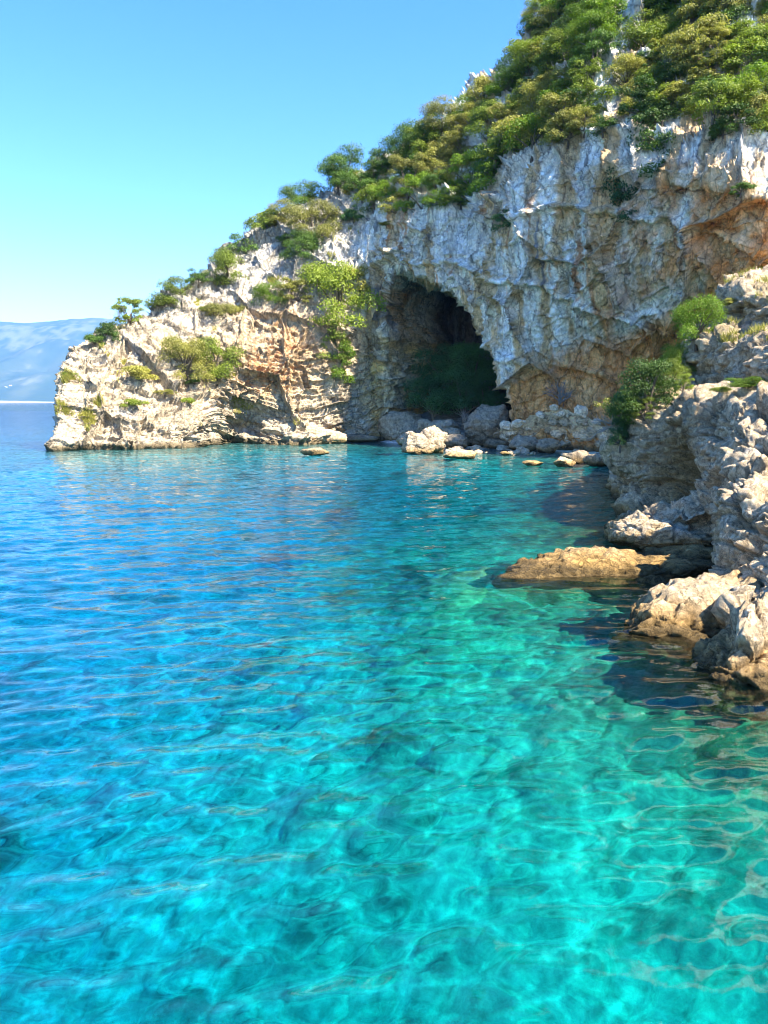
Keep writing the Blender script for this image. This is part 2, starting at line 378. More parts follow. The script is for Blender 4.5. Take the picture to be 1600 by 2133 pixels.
# flutes and hanging drapery on the shaded wall
wall = smooth(760, 840, px) * (P[:, 2] > 2)
along = P[:, 0] * 0.72 - P[:, 1] * 0.70
flute = fbm(np.stack([along * 0.9, 0 * along, P[:, 2] * 0.09 + 5], 1) + warp * 0.25, 5, 51, 0.6)
d += wall * flute * 0.42
band = np.abs(((P[:, 2] * 0.9 + along * 0.25 + 2.2 * warp[:, 0]) / 5.5) % 1 - 0.5) * 2
d -= wall * (1 - smooth(0.03, 0.14, band)) * 0.6
back = smooth(7.0, 7.6, np.tile(row_id, nc))
d *= (1 - 0.55 * rimk * smooth(880, 900, px)) * (1 - 0.6 * in_cave.ravel() * (1 - bed_amt)) * (1 - 0.7 * back)
d *= 0.45 + 0.55 * smooth(116, 175, px)
under_w = smooth(-4, 0.5, P[:, 2])
d *= 0.4 + 0.6 * under_w
# an undercut notch at the water
d -= 0.5 * np.exp(-((P[:, 2] - 0.3) / 0.45) ** 2) * headland
Pd = P + nrm.reshape(-1, 3) * d[:, None]

# colour of the stone, with cave shade and wall fill light mixed in
n_big = fbm(P * 0.16 + 40, 4, 61); n_mid = fbm(P * 0.55 + 20, 4, 62); n_sm = fbm(P * 2.1, 3, 63)
def C3(*c): return np.array(c)[None, :]
def mixc(a, b, t): return a + (b - a) * t[:, None]
cream, pale, grey = C3(.50, .415, .30), C3(.50, .465, .41), C3(.36, .355, .34)
orange, rust, brown, white, tan_ = C3(.56, .34, .15), C3(.42, .19, .08), C3(.60, .29, .10), C3(.72, .68, .60), C3(.58, .42, .24)
c_head = mixc(mixc(cream, pale, smooth(9, 17, P[:, 2] + 5 * n_mid)), grey, smooth(0.12, 0.5, n_mid))
org = 0.75 * np.exp(-(((px - 590) / 115) ** 2 + ((py - 715) / 95) ** 2)) + 0.6 * np.exp(-(((px - 545) / 70) ** 2 + ((py - 800) / 60) ** 2))
c_head = mixc(c_head, orange, np.clip(org * (0.75 + 1.3 * n_big + 0.6 * n_mid), 0, 0.9))
c_head = mixc(c_head, rust, 0.7 * smooth(0.35, 0.6, org * (0.5 + n_sm)))
streak = fbm(np.stack([along * 0.55, 0 * along, P[:, 2] * 0.07], 1) + warp * 0.5, 4, 64)
streak2 = fbm(np.stack([along * 1.7 + 9, 0 * along, P[:, 2] * 0.12], 1) + warp * 0.7, 3, 65)
c_wall = mixc(mixc(tan_, white, smooth(-0.14, 0.10, 1.3 * streak + 0.22 * n_mid - .10 * smooth(380, 620, py) + .10)), grey, 0.6 * smooth(0.15, 0.45, n_mid))
c_wall = mixc(c_wall, C3(.17, .18, .20), 0.85 * smooth(0.20, 0.36, streak2 + 0.25 * n_mid))
c_wall = mixc(c_wall, rust, 0.85 * smooth(0.17, 0.36, -streak2 + 0.25 * n_sm) * smooth(300, 520, py))
upr = smooth(1180, 1420, px) * smooth(300, 420, py)
c_wall = mixc(c_wall, mixc(tan_, brown, smooth(-.2, .3, n_mid)), upr * smooth(-0.35, 0.1, 0.6 * n_mid + 0.8 * n_big + 0.2 * n_sm + .15) * 0.9)
bl = np.interp(px, [1040, 1062, 1180, 1260, 1300, 1400, 1480, 1560, 1640], [880, 805, 752, 725, 705, 645, 605, 575, 550])
bz = smooth(-30, 20, py - bl + 12 + 55 * n_mid + 20 * n_sm) * smooth(1030, 1060, px)
c_wall = mixc(c_wall, mixc(brown, C3(.70, .40, .16), smooth(-.25, .35, n_mid)), bz * 0.95)
c_wall = mixc(c_wall, C3(.52, .25, .10), .8 * smooth(.10, .30, fbm(np.stack([along * 0.8 + 33, 0 * along, P[:, 2] * 0.06], 1) + warp * 0.4, 4, 67) + .12 * n_sm) * smooth(1040, 1110, px) * smooth(470, 640, py))
rim = np.exp(-((py - bl + 30) / 26) ** 2) * smooth(1260, 1300, px) * (1 - smooth(1420, 1450, px))
c_wall = mixc(c_wall, white, np.clip(rim * 1.2, 0, 1) * smooth(-.4, 0, n_mid + .3))
cleft = smooth(740, 780, px) * (1 - smooth(885, 905, px)) * smooth(670, 720, py)
c_wall = mixc(c_wall, mixc(C3(.40, .32, .19), C3(.56, .38, .13), smooth(-.1, .35, n_mid)), cleft * 0.9)
c_wall = c_wall * (1.22 + 0.25 * smooth(-.1, .3, streak) * (py < bl - 60)[:])[:, None]  # shaded wall lightened in its colour to make up for weak fill light
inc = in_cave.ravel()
c_wall = mixc(c_wall, C3(.055, .055, .06), smooth(0.6, 0.95, inc) * 0.9)  # shade of the cave interior put into the stone colour
hl = headland
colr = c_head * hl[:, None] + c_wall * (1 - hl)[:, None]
crack = np.clip(1 - smooth(0, 0.05, f2 - f1), 0, 1) * 0.4 + 0.3 * (1 - smooth(0, 0.05, f2b - f1b))
colr = colr * (1 - crack * 0.6)[:, None] * (1 + 0.22 * n_sm)[:, None]
colr = mixc(colr, colr * (0.72 + 0.5 * lr)[:, None], bed_amt * 0.7)
zz = Pd[:, 2] + 0.15 * n_sm
colr = mixc(colr, C3(.13, .10, .055), (1 - smooth(0.3, 0.7, zz)) * 0.92)
colr = mixc(colr, C3(.20, .22, .13), 1 - smooth(-0.6, 0.0, zz))
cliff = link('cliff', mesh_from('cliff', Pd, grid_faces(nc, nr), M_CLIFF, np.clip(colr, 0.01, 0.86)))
tag(cliff, 'pale limestone sea cliff with a dark cave and a low headland running out to sea', kind='structure')
CL_P = Pd; CL_px, CL_py = to_px(Pd); CL_ok = (np.tile(row_id, nc) < 7.3) & (np.tile(row_id, nc) > 0.9)
CL_px, CL_py, CL_P = CL_px[CL_ok], CL_py[CL_ok], CL_P[CL_ok]
base_line = G[:, seg_r[0]]                                 # waterline of the cliff in plan

# ------------------------------------------------------------------ the near rocky shore: cross sections (X, z) at Y
SH = [
 (50, [(15.5,-4),(16.5,0),(16.8,1),(16.8,2.2),(17.3,3.8),(18.0,4.6),(20,5.4),(20.4,7.6),(22,8.6),(22.6,9.8),(26,10),(34,11)]),
 (42, [(11.8,-4),(12.8,0),(13.0,1),(13.0,2.2),(13.8,3.8),(14.6,4.6),(16.2,5.6),(16.6,7.6),(18,8.4),(18.5,10),(22,10.6),(32,11)]),
 (36, [(9.8,-4),(10.8,0),(11.1,1),(10.8,2.2),(11.6,3.8),(12.3,4.6),(14.0,5.5),(14.2,7.3),(15.2,7.9),(15.7,9.4),(19,10),(30,11)]),
 (32, [(8.6,-4),(9.9,0),(10.3,1),(9.6,2.05),(10.3,3.7),(10.9,4.5),(12.6,5.2),(12.8,6.8),(13.8,7.4),(14.3,8.7),(17.5,9.3),(28,10.5)]),
 (29, [(7.8,-4),(9.2,0),(9.7,1.1),(8.75,1.95),(9.3,3.5),(9.9,4.2),(11.5,4.9),(11.7,6.4),(12.9,6.9),(13.3,8.0),(16.5,8.7),(27,10)]),
 (26, [(6.8,-4),(8.1,-.1),(9.0,.7),(9.4,1.7),(9.5,3.1),(10.1,4.0),(11.6,4.6),(11.9,5.9),(13.1,6.4),(13.5,7.4),(16.5,8.2),(26,10)]),
 (23.6,[(5.6,-4),(6.9,-.3),(8.2,.55),(9.3,1.3),(9.5,2.8),(9.9,3.8),(11.4,4.4),(11.7,5.6),(12.8,6.1),(13.2,7.1),(16,8.0),(25,10)]),
 (21, [(6.6,-4),(7.9,-.2),(7.6,.55),(8.9,1.3),(9.3,2.7),(9.7,3.6),(11.2,4.2),(11.5,5.3),(12.6,5.8),(13.0,6.8),(16,7.8),(25,10)]),
 (19, [(8.6,-4),(9.4,0),(9.4,.4),(8.3,.95),(8.7,2.3),(9.2,3.1),(10.7,3.8),(11,4.9),(12.1,5.4),(12.5,6.4),(15.5,7.6),(25,10)]),
 (17.2,[(7.9,-4),(8.5,0),(8.2,.6),(7.9,1.3),(7.9,2.1),(8.6,2.7),(10.0,3.3),(10.3,4.4),(11.5,5.0),(12,6.0),(15.2,7.3),(25,10)]),
 (15.8,[(6.3,-4),(7.2,0),(7.0,.6),(7.05,1.4),(7.2,2.25),(8.0,2.6),(9.3,3.0),(9.7,4),(11,4.6),(11.5,5.5),(15,7.0),(25,10)]),
 (14, [(5.2,-4),(6.6,0),(6.8,.5),(7.0,1.0),(7.4,1.6),(8.0,1.9),(9,2.5),(9.5,3.4),(10.8,4),(11.3,4.8),(15,6.4),(25,9)]),
 (11.5,[(4.6,-4),(5.9,0),(6.3,.5),(6.6,.9),(7.1,1.2),(7.9,1.5),(9.2,1.8),(9.8,2.3),(11.2,2.7),(12,3.2),(16,4.2),(26,6)]),
 (8, [(9,-4),(10.4,0),(10.9,.3),(11.3,.6),(11.8,.8),(12.5,1.0),(13.7,1.3),(14.3,1.6),(15.6,1.9),(16.3,2.2),(20,3),(30,4)]),
 (3, [(14,-4),(15.4,0),(15.9,.3),(16.3,.5),(16.8,.7),(17.5,.9),(18.7,1.1),(19.3,1.3),(20.6,1.6),(21.2,1.8),(24,2.4),(34,3)]),
]
sc = np.array([[(x, Y, z) for x, z in pts] for Y, pts in SH])
s_seg = [24, 30, 30, 30, 36, 34, 36, 34, 36, 34, 36, 40, 20, 16]
r_seg = [18, 26, 30, 34, 26, 30, 28, 24, 26, 26, 16]
S = catmull(sc, s_seg); S = catmull(S.transpose(1, 0, 2), r_seg).transpose(1, 0, 2)
sn, sr = S.shape[:2]
nS = grid_normals(S)
if nS[sn // 2, sr // 2][2] < 0: nS = -nS
nS = box_blur(box_blur(nS, 3, 0), 3, 1); nS /= np.linalg.norm(nS, axis=-1, keepdims=True) + 1e-9
def rock_disp(P, s=1.0, seed=0):
    """blocky, pitted karst relief for rocks near the camera; s scales it"""
    w = np.stack([fbm(P * 0.5 / s + 3.1, 3, seed + 1), fbm(P * 0.5 / s + 9.7, 3, seed + 2), fbm(P * 0.5 / s + 5.2, 3, seed + 3)], 1)
    Q = P + w * 0.7 * s
    dd = 0.34 * fbm(P * 0.30 / s, 3, seed + 4) + 0.12 * fbm(Q * 0.8 / s, 4, seed + 5, ridged=True)
    lay = (Q[:, 2] + 0.30 * Q[:, 1] - 0.15 * Q[:, 0]) / (0.34 * s); li = np.floor(lay); lf = lay - li
    lh = hash3(li.astype(np.int64), 0 * li.astype(np.int64), 0 * li.astype(np.int64), seed + 10).astype(np.float64) / 2 ** 32
    a_, ag, ai = facets(Q * np.array((1, 1, 1.5)), 0.62 / s, seed + 6, 0.8)
    b_, bg, bi = facets(Q * np.array((1, 1, 1.4)), 1.6 / s, seed + 7, 0.8)
    c_, cg, ci = facets(P + w * 0.2, 4.2 / s, seed + 8, 0.8)
    dd += a_ * 0.50 + b_ * 0.24 + c_ * 0.095 + (lh - 0.5) * 0.16 - 0.10 * (1 - smooth(0, 0.2, lf))
    dd -= 0.20 * (1 - smooth(0, 0.05, ag)) + 0.09 * (1 - smooth(0, 0.07, bg)) + 0.03 * (1 - smooth(0, 0.1, cg))
    dd += 0.10 * fbm(P * 3.5 / s, 4, seed + 9, 0.65)
    cr = np.clip(1 - smooth(0, 0.05, ag), 0, 1) * 0.5 + 0.35 * (1 - smooth(0, 0.07, bg)) + 0.2 * (1 - smooth(0, 0.1, cg))
    return dd * s, cr, w
def rock_colour(P, cr, seed=0, ochre=0.0):
    m1, m2, m3 = fbm(P * 0.6 + 7, 4, seed + 70), fbm(P * 1.7, 4, seed + 71), fbm(P * 6, 3, seed + 72)
    c = mixc(C3(.63, .50, .34), C3(.50, .435, .35), smooth(0.05, .45, m2))
    c = mixc(c, C3(.47, .36, .22), smooth(0.0, .4, m1) * 0.75)
    c = mixc(c, C3(.33, .17, .075), smooth(.32, .5, m1 + .3 * m2) * 0.6)
    if ochre: c = mixc(c, C3(.42, .29, .12), np.clip(ochre * (0.6 + m1 + m2), 0, .9))
    c = c * (1 + 0.28 * m3)[:, None] * (1 - 0.5 * cr)[:, None]
    z = P[:, 2] + 0.12 * m2
    c = mixc(c, C3(.36, .22, .07), (1 - smooth(0.2, 0.7, z)) * 0.8)
    c = mixc(c, C3(.09, .065, .03), (1 - smooth(0.08, 0.30, z)) * 0.85)
    c = mixc(c, C3(.26, .24, .10), 1 - smooth(-0.5, -0.05, z))
    return np.clip(c, 0.01, 0.65)
SPt = S.reshape(-1, 3)
dS, crS, wS = rock_disp(SPt, 1.25, 200)
# hollows under the overhang
for (hx, hy, hY, rad, dep) in ((1425, 1005, 24.5, 0.9, 2.2), (1345, 1000, 28, 0.8, 0.6), (1470, 1150, 20.2, 1.0, 0.8)):
    q = W(hx, hy, hY); dS -= dep * np.exp(-(((SPt - q) / rad) ** 2).sum(1))
dS *= 0.5 + 0.5 * smooth(-3, 0.2, SPt[:, 2])
SPd = SPt + nS.reshape(-1, 3) * dS[:, None]
cS = rock_colour(SPd, crS, 300)
up = nS.reshape(-1, 3)[:, 2]
soil = smooth(.55, .85, up) * smooth(4.0, 5.5, SPd[:, 2]) * smooth(-.1, .25, fbm(SPd * 0.7, 3, 91))
cS = mixc(cS, C3(.36, .29, .16), soil * 0.75)
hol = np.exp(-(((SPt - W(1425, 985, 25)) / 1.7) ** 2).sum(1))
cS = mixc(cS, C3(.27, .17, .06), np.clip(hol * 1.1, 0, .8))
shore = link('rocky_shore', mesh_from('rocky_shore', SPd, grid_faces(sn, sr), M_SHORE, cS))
tag(shore, 'jagged grey and cream limestone slope rising from the water', kind='structure')

# ------------------------------------------------------------------ seabed and beach (one sheet)
def seg_dist(X, Y, line):
    best = np.full(X.shape, 1e9); 
    for (a, b) in zip(line[:-1], line[1:]):
        ax, ay, bx, by = a[0], a[1], b[0], b[1]
        L2 = (bx - ax) ** 2 + (by - ay) ** 2 + 1e-9
        t = np.clip(((X - ax) * (bx - ax) + (Y - ay) * (by - ay)) / L2, 0, 1)
        best = np.minimum(best, np.hypot(X - ax - t * (bx - ax), Y - ay - t * (by - ay)))
    return best
def axis(parts):
    out = []
    for a, b, s in parts: out.append(np.arange(a, b, s))
    return np.concatenate(out + [[parts[-1][1]]])
gx = axis([(-400, -80, 20), (-80, -30, 1.5), (-30, -9, 0.35), (-9, 9, 0.075), (9, 40, 0.5), (40, 90, 5)])
gy = axis([(-30, 2.5, 1.5), (2.5, 12, 0.06), (12, 24, 0.12), (24, 60, 0.35), (60, 92, 0.5), (92, 400, 15)])
XX, YY = np.meshgrid(gx, gy, indexing='ij'); X, Y = XX.ravel(), YY.ravel()
cl_line = ctrl[2:17, 1][:, :2]
sh_line = np.array([(p[1][0], Yv) for Yv, p in SH])
d_cl = seg_dist(X, Y, cl_line); d_sh = seg_dist(X, Y, np.concatenate([sh_line, [(9, -20)]]))
P2 = np.stack([X, Y, 0 * X], 1)
nb = fbm(P2 * 0.07, 3, 401); nm = fbm(P2 * 0.3, 3, 402)
dep_sh = 0.5 + 0.44 * d_sh ** 0.9
dep_cl = 0.5 + 0.16 * d_cl
k = 1.3
dep_sh = dep_sh + 1.6 * smooth(13, 7, Y) if False else dep_sh + 2.2 * (1 - smooth(6.5, 13, Y))
dep = -k * np.log(np.exp(-dep_sh / k) + np.exp(-dep_cl / k))
dep = np.where(dep > 5, 5 + (dep - 5) * 0.45, dep)
dep = np.minimum(dep + np.clip((-X - 12) * 0.06, 0, 14) * smooth(0, 12, d_cl), 25)
dep = 0.4 + (dep - 0.4) * (1 + 0.25 * nb) + 0.5 * nm
dep = dep - (dep - .55) * .85 * np.exp(-(((X - 2.4) / 2.1) ** 2 + ((Y - 18.9) / 1.7) ** 2))
# beach at the foot of the cave and of the brown wall
bx0 = smooth(-2, 4, X) * (1 - smooth(24, 34, X))
beach_line = np.stack([W0(840, 930)[:2], W0(900, 938)[:2], W0(1000, 940)[:2], W0(1150, 944)[:2], W0(1290, 955)[:2]])
yl = np.interp(X, beach_line[:, 0], beach_line[:, 1])
rise = (Y - yl)
zb = np.where(rise > 0, 0.03 * rise - 0.12, 0.14 * rise - 0.12)
inside = bx0 * smooth(-14, -2, rise)
zbed = -dep * (1 - inside) + zb * inside
zbed = np.minimum(zbed, 0.8)
# floor of the cave climbs inwards
cvx, cvy = 7.5, 84.0
zbed += 3.2 * np.exp(-(((X - cvx) / 6) ** 2 + ((Y - cvy) / 6.5) ** 2)) * (rise > -1)
# stones and boulders lying on the bottom
near = 1 - smooth(22, 34, Y)
q1, q2, qi = worley(np.stack([X * 0.95 + 0.5 * nm, Y * 0.95, 0 * X + .5], 1), 403)
r1_, r2_, ri = worley(np.stack([X * 2.3 + 0.2 * nm, Y * 2.3, 0 * X + .5], 1), 404)
stone = smooth(0.35, 0.75, qi) * np.sqrt(np.clip(1 - (q1 / .55) ** 2, 0, 1)) * 0.4
zbed += near * (stone * smooth(-.35, .2, nb + .5 * nm + .12) + 0.28 * smooth(.3, .7, ri) * np.sqrt(np.clip(1 - (r1_ / .5) ** 2, 0, 1)) * .5) + 0.06 * fbm(P2 * 1.8, 3, 405)
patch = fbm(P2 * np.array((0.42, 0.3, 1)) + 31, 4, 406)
weed_and_reflection = smooth(0.12, 0.34, patch) * smooth(1.2, 2.5, -zbed)
weed_and_reflection = np.maximum(weed_and_reflection, np.exp(-(((X - 5.2) / 1.6) ** 2 + ((Y - 9.3) / 1.7) ** 2)) * smooth(-.5, .2, patch + .3) * .55)  # dark reflection of the shaded shore rock, painted into the bed colour
cb = mixc(C3(.82, .82, .77), C3(.66, .66, .60), smooth(-.2, .4, nm))
cb = cb * mixc(C3(1, 1, 1), C3(.95, 1.04, .70), smooth(-8, 4, X + .2 * (14 - Y)) * (1 - .5 * smooth(40, 60, Y)))
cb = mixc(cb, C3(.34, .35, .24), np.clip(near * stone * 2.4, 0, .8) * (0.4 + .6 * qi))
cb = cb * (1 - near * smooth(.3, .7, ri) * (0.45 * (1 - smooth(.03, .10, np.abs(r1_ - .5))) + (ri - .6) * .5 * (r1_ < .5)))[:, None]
cb = mixc(cb, C3(.40, .40, .15), (1 - smooth(0.5, 3.0, d_sh)) * .7)
cb = mixc(cb, C3(.20, .33, .18), .8 * np.exp(-(((X - 1) / 5.0) ** 2 + ((Y - 36) / 11.0) ** 2)))  # dark reflection and depth of the cove painted as green bed colour
cb = mixc(cb, C3(.60, .60, .24), .8 * np.exp(-(((X - 2.4) / 2.4) ** 2 + ((Y - 18.9) / 2.0) ** 2)))
cb = mixc(cb, C3(.05, .065, .035), weed_and_reflection * .88)
cb = mixc(cb, C3(.24, .22, .19), smooth(-.1, .3, zbed))
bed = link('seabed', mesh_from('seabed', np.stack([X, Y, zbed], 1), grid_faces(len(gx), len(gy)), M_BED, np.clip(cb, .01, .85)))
tag(bed, 'pale sandy seabed with dark seaweed and painted reflection patches and a stony beach at the cave', kind='structure')

# ------------------------------------------------------------------ water
m, nt, out = new_mat('clear_sea_water'); N, L = nt.nodes, nt.links
tc = N.new('ShaderNodeTexCoord')
geo = N.new('ShaderNodeNewGeometry')
sx = N.new('ShaderNodeSeparateXYZ'); L.new(tc.outputs['Object'], sx.inputs[0])
ruf = N.new('ShaderNodeMapRange'); ruf.inputs[1].default_value = 6; ruf.inputs[2].default_value = 38; ruf.inputs[3].default_value = 0.15; ruf.inputs[4].default_value = 0.75
ruf.interpolation_type = 'SMOOTHSTEP'; L.new(sx.outputs['Y'], ruf.inputs[0])
mp = N.new('ShaderNodeMapping'); mp.inputs['Scale'].default_value = (1.3, 3.0, 1.0); mp.inputs['Rotation'].default_value = (0, 0, R(14))
wn1 = N.new('ShaderNodeTexNoise'); wn1.inputs['Scale'].default_value = 2.0; wn1.inputs['Detail'].default_value = 4; wn1.inputs['Roughness'].default_value = 0.6
L.new(tc.outputs['Object'], mp.inputs[0]); L.new(mp.outputs[0], wn1.inputs['Vector'])
cn = N.new('ShaderNodeVectorMath'); cn.operation = 'SUBTRACT'; cn.inputs[1].default_value = (.5, .5, .5); L.new(wn1.outputs['Color'], cn.inputs[0])
an = N.new('ShaderNodeVectorMath'); an.operation = 'MULTIPLY'; an.inputs[1].default_value = (0.6, 1.3, 0.0); L.new(cn.outputs[0], an.inputs[0])
kn = N.new('ShaderNodeVectorMath'); kn.operation = 'SCALE'; L.new(an.outputs[0], kn.inputs[0]); L.new(ruf.outputs[0], kn.inputs['Scale'])
ad = N.new('ShaderNodeVectorMath'); ad.operation = 'ADD'; L.new(geo.outputs['Normal'], ad.inputs[0]); L.new(kn.outputs[0], ad.inputs[1])
bp = N.new('ShaderNodeVectorMath'); bp.operation = 'NORMALIZE'; L.new(ad.outputs[0], bp.inputs[0])
fr = N.new('ShaderNodeFresnel'); fi = N.new('ShaderNodeMapRange'); fi.inputs[3].default_value = 1.36; fi.inputs[4].default_value = 1 / 1.36; L.new(geo.outputs['Backfacing'], fi.inputs[0]); L.new(fi.outputs[0], fr.inputs['IOR'])
gs = N.new('ShaderNodeBsdfGlossy'); gs.inputs['Roughness'].default_value = 0.03
rf = N.new('ShaderNodeBsdfRefraction'); rf.inputs['IOR'].default_value = 1.333; rf.inputs['Roughness'].default_value = 0.0
tp = N.new('ShaderNodeBsdfTransparent')
# painted caustics: a cell pattern in the transparent tint stands in for focused light
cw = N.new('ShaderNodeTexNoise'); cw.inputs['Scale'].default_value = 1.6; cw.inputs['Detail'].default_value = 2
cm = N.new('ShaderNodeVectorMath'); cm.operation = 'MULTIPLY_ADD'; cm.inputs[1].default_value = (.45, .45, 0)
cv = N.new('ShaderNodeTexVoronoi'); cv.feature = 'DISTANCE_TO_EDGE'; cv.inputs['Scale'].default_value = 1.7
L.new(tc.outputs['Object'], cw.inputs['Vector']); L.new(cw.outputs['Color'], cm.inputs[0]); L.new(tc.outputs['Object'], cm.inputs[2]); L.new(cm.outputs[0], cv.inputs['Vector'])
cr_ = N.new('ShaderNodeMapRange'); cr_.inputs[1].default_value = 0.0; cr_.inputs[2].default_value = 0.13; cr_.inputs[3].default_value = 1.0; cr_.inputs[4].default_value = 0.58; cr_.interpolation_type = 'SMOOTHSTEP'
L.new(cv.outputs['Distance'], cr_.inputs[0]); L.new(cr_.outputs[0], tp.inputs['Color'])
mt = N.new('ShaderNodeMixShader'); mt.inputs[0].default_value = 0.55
gl = N.new('ShaderNodeMixShader')
for n in (fr, gs, rf): L.new(bp.outputs[0], n.inputs['Normal'])
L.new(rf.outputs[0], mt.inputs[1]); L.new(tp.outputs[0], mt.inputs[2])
L.new(fr.outputs[0], gl.inputs[0]); L.new(mt.outputs[0], gl.inputs[1]); L.new(gs.outputs[0], gl.inputs[2])
va = N.new('ShaderNodeVolumeAbsorption'); va.inputs['Color'].default_value = (0.38, 0.961, 0.994, 1); va.inputs['Density'].default_value = 1.0
L.new(gl.outputs[0], out.inputs['Surface']); L.new(va.outputs[0], out.inputs['Volume'])
M_WATER = m
rad = [0.6]
while rad[-1] < 150: rad.append(rad[-1] + max(0.035, rad[-1] * 0.0055))
while rad[-1] < 10500: rad.append(rad[-1] * 1.03)
rad = np.array(rad)
ang = np.concatenate([np.linspace(-180, -38, 40, endpoint=False), np.linspace(-38, 36, 400, endpoint=False), np.linspace(36, 180, 41)])
AA, RR = np.meshgrid(np.radians(ang), rad, indexing='ij')
wx, wy = (np.sin(AA) * RR).ravel(), (np.cos(AA) * RR).ravel()
limx = np.maximum(1, np.maximum(np.maximum(wx / 1500, -wx / 7600), np.maximum(wy / 8200, -wy / 900)))
wx, wy = wx / limx, wy / limx
def wave(x, y, lam, deg, seed):
    c, s = math.cos(R(deg)), math.sin(R(deg))
    ph = (x * c + y * s) * 2 * math.pi / lam
    wv = np.stack([x, y, 0 * x], 1) / lam
    return np.sin(ph + 3.0 * vnoise(wv * 0.35, seed)) * (0.65 + 0.6 * vnoise(wv * 0.22 + 50, seed + 1))
rr = RR.ravel()
res = rr * 0.006
def keep(lam): return 1 - smooth(lam * 0.16, lam * 0.38, res)
wz = 0
for lam, deg, amp, sd in ((2.6, 112, .026, 1), (1.35, 98, .021, 2), (0.8, 122, .016, 3), (0.62, 75, .013, 4), (0.42, 100, .009, 5), (0.3, 140, .0045, 6)):
    wz = wz + amp * wave(wx, wy, lam, deg, 500 + sd * 7) * keep(lam)
nz = fbm(np.stack([wx * 0.9, wy * 1.5, 0 * wx], 1), 3, 560, 0.5)
wz = wz + 0.018 * nz * keep(0.9)
wz = wz * (1 - 0.4 * smooth(30, 60, wy) * smooth(-6, 2, wx))
sea = link('sea', mesh_from('sea', np.stack([wx, wy, wz], 1), grid_faces(len(ang), len(rad)), M_WATER))
me = sea.data
if me.polygons[1000].normal.z < 0: me.flip_normals()
tag(sea, 'clear rippled turquoise sea', kind='structure')

# ------------------------------------------------------------------ far mountain across the bay
MY = 7600.0
mxp = np.linspace(-330, 330, 150)
crest = np.interp(mxp, [-700, -300, 0, 60, 125, 170, 215, 300, 420, 600, 900], [700, 680, 673, 669, 664, 669, 684, 712, 750, 790, 826])
tt = np.linspace(0, 1, 90)
MG = []
for xx, cr in zip(mxp, crest):
    h = W(xx, cr, MY + 2600)[2]
    colm = []
    for t in tt:
        Yd = MY + 2600 * t
        colm.append(((xx - 800) / F_PX * (MY + 1300) * 1.0, Yd, -6 + (h + 6) * (0.25 * t + 0.75 * t ** 1.7)))
    for t in (0.25, 0.5, 0.75, 1.0):
        colm.append(((xx - 800) / F_PX * (MY + 1300), MY + 2600 + 2600 * t, h * (1 - t) - 6 * t))
    MG.append(colm)
MG = np.array(MG); mp_ = MG.reshape(-1, 3)
tcol = np.tile(np.concatenate([tt, np.full(4, 1.0)]), len(mxp))
amp = np.clip(tcol * 3, 0, 1) * (1 - 0.75 * smooth(.8, 1, tcol))
hn = fbm(mp_ / 900.0, 5, 701, 0.5, ridged=True) * 150 + fbm(mp_ / 260.0, 3, 702) * 30
mp_ = mp_ + np.stack([0 * hn, 0 * hn, hn * amp], 1)
nzm = fbm(mp_ / 420.0, 4, 703); nzs = fbm(mp_ / 120.0, 3, 704)
mc = mixc(C3(.045, .075, .035), C3(.09, .11, .05), smooth(-.2, .4, nzm))
rocky = 0.32 * smooth(.16, .5, nzs + .7 * nzm + 0.5 * smooth(.55, .8, tcol) * (1 - smooth(.9, 1, tcol)) - .1)
mc = mixc(mc, C3(.33, .31, .29), rocky * .9)
mc = mixc(mc, C3(.66, .62, .55), (1 - smooth(0.016, 0.045, tcol + .01 * nzs)))
M_HILL = plain_material('hill', (1, 1, 1))
m, nt, out = new_mat('mountain_scrub_and_rock')
at = nt.nodes.new('ShaderNodeVertexColor'); at.layer_name = 'Col'
bs = nt.nodes.new('ShaderNodeBsdfDiffuse'); nt.links.new(at.outputs['Color'], bs.inputs['Color']); nt.links.new(bs.outputs[0], out.inputs['Surface'])
mnt = link('mountain', mesh_from('mountain', mp_, grid_faces(len(mxp), len(tt) + 4), m, np.clip(mc, .01, .6)))
tag(mnt, 'hazy blue mountain on the far shore of the bay', kind='structure')

# houses along the far shore, no more than white specks
M_WHITE = plain_material('white_render', (.7, .68, .64)); M_TILE = plain_material('clay_roof', (.35, .2, .13))
def house_mesh(w, dp, h):
    V = [(-w, -dp, 0), (w, -dp, 0), (w, dp, 0), (-w, dp, 0), (-w, -dp, h), (w, -dp, h), (w, dp, h), (-w, dp, h), (-w, 0, h * 1.35), (w, 0, h * 1.35)]
    me = bpy.data.meshes.new('house')
    me.from_pydata(V, [], [(0, 1, 5, 4), (1, 2, 6, 5), (2, 3, 7, 6), (3, 0, 4, 7), (4, 5, 9, 8), (6, 7, 8, 9), (5, 6, 9), (7, 4, 8)])
    me.materials.append(M_WHITE); me.materials.append(M_TILE)
    me.polygons[4].material_index = 1; me.polygons[5].material_index = 1
    return me
hm = [house_mesh(9, 6, 8), house_mesh(14, 7, 10), house_mesh(7, 5, 6)]
for i in range(46):
    if i < 30: u, t = random.uniform(-30, 125), random.uniform(.004, .03)
    else: u, t = random.choice((20, 75, 95, 70, 60)) + random.gauss(0, 7), random.choice((.10, .11, .20)) + random.gauss(0, .006)
    ii = int(np.clip((u + 330) / 660 * 149, 0, 149)); jj = int(np.clip(t * 89, 0, 88))
    q = mp_.reshape(len(mxp), -1, 3)[ii, jj] * (1 - (t * 89 - jj)) + mp_.reshape(len(mxp), -1, 3)[ii, jj + 1] * (t * 89 - jj)
    o = link('house', hm[i % 3]); o.location = (q[0] + random.uniform(-20, 20), q[1], q[2] - 1); o.rotation_euler.z = random.uniform(-.4, .4)
    tag(o, 'tiny white house in the far village below the hazy mountain', 'house', 'houses of the far shore')

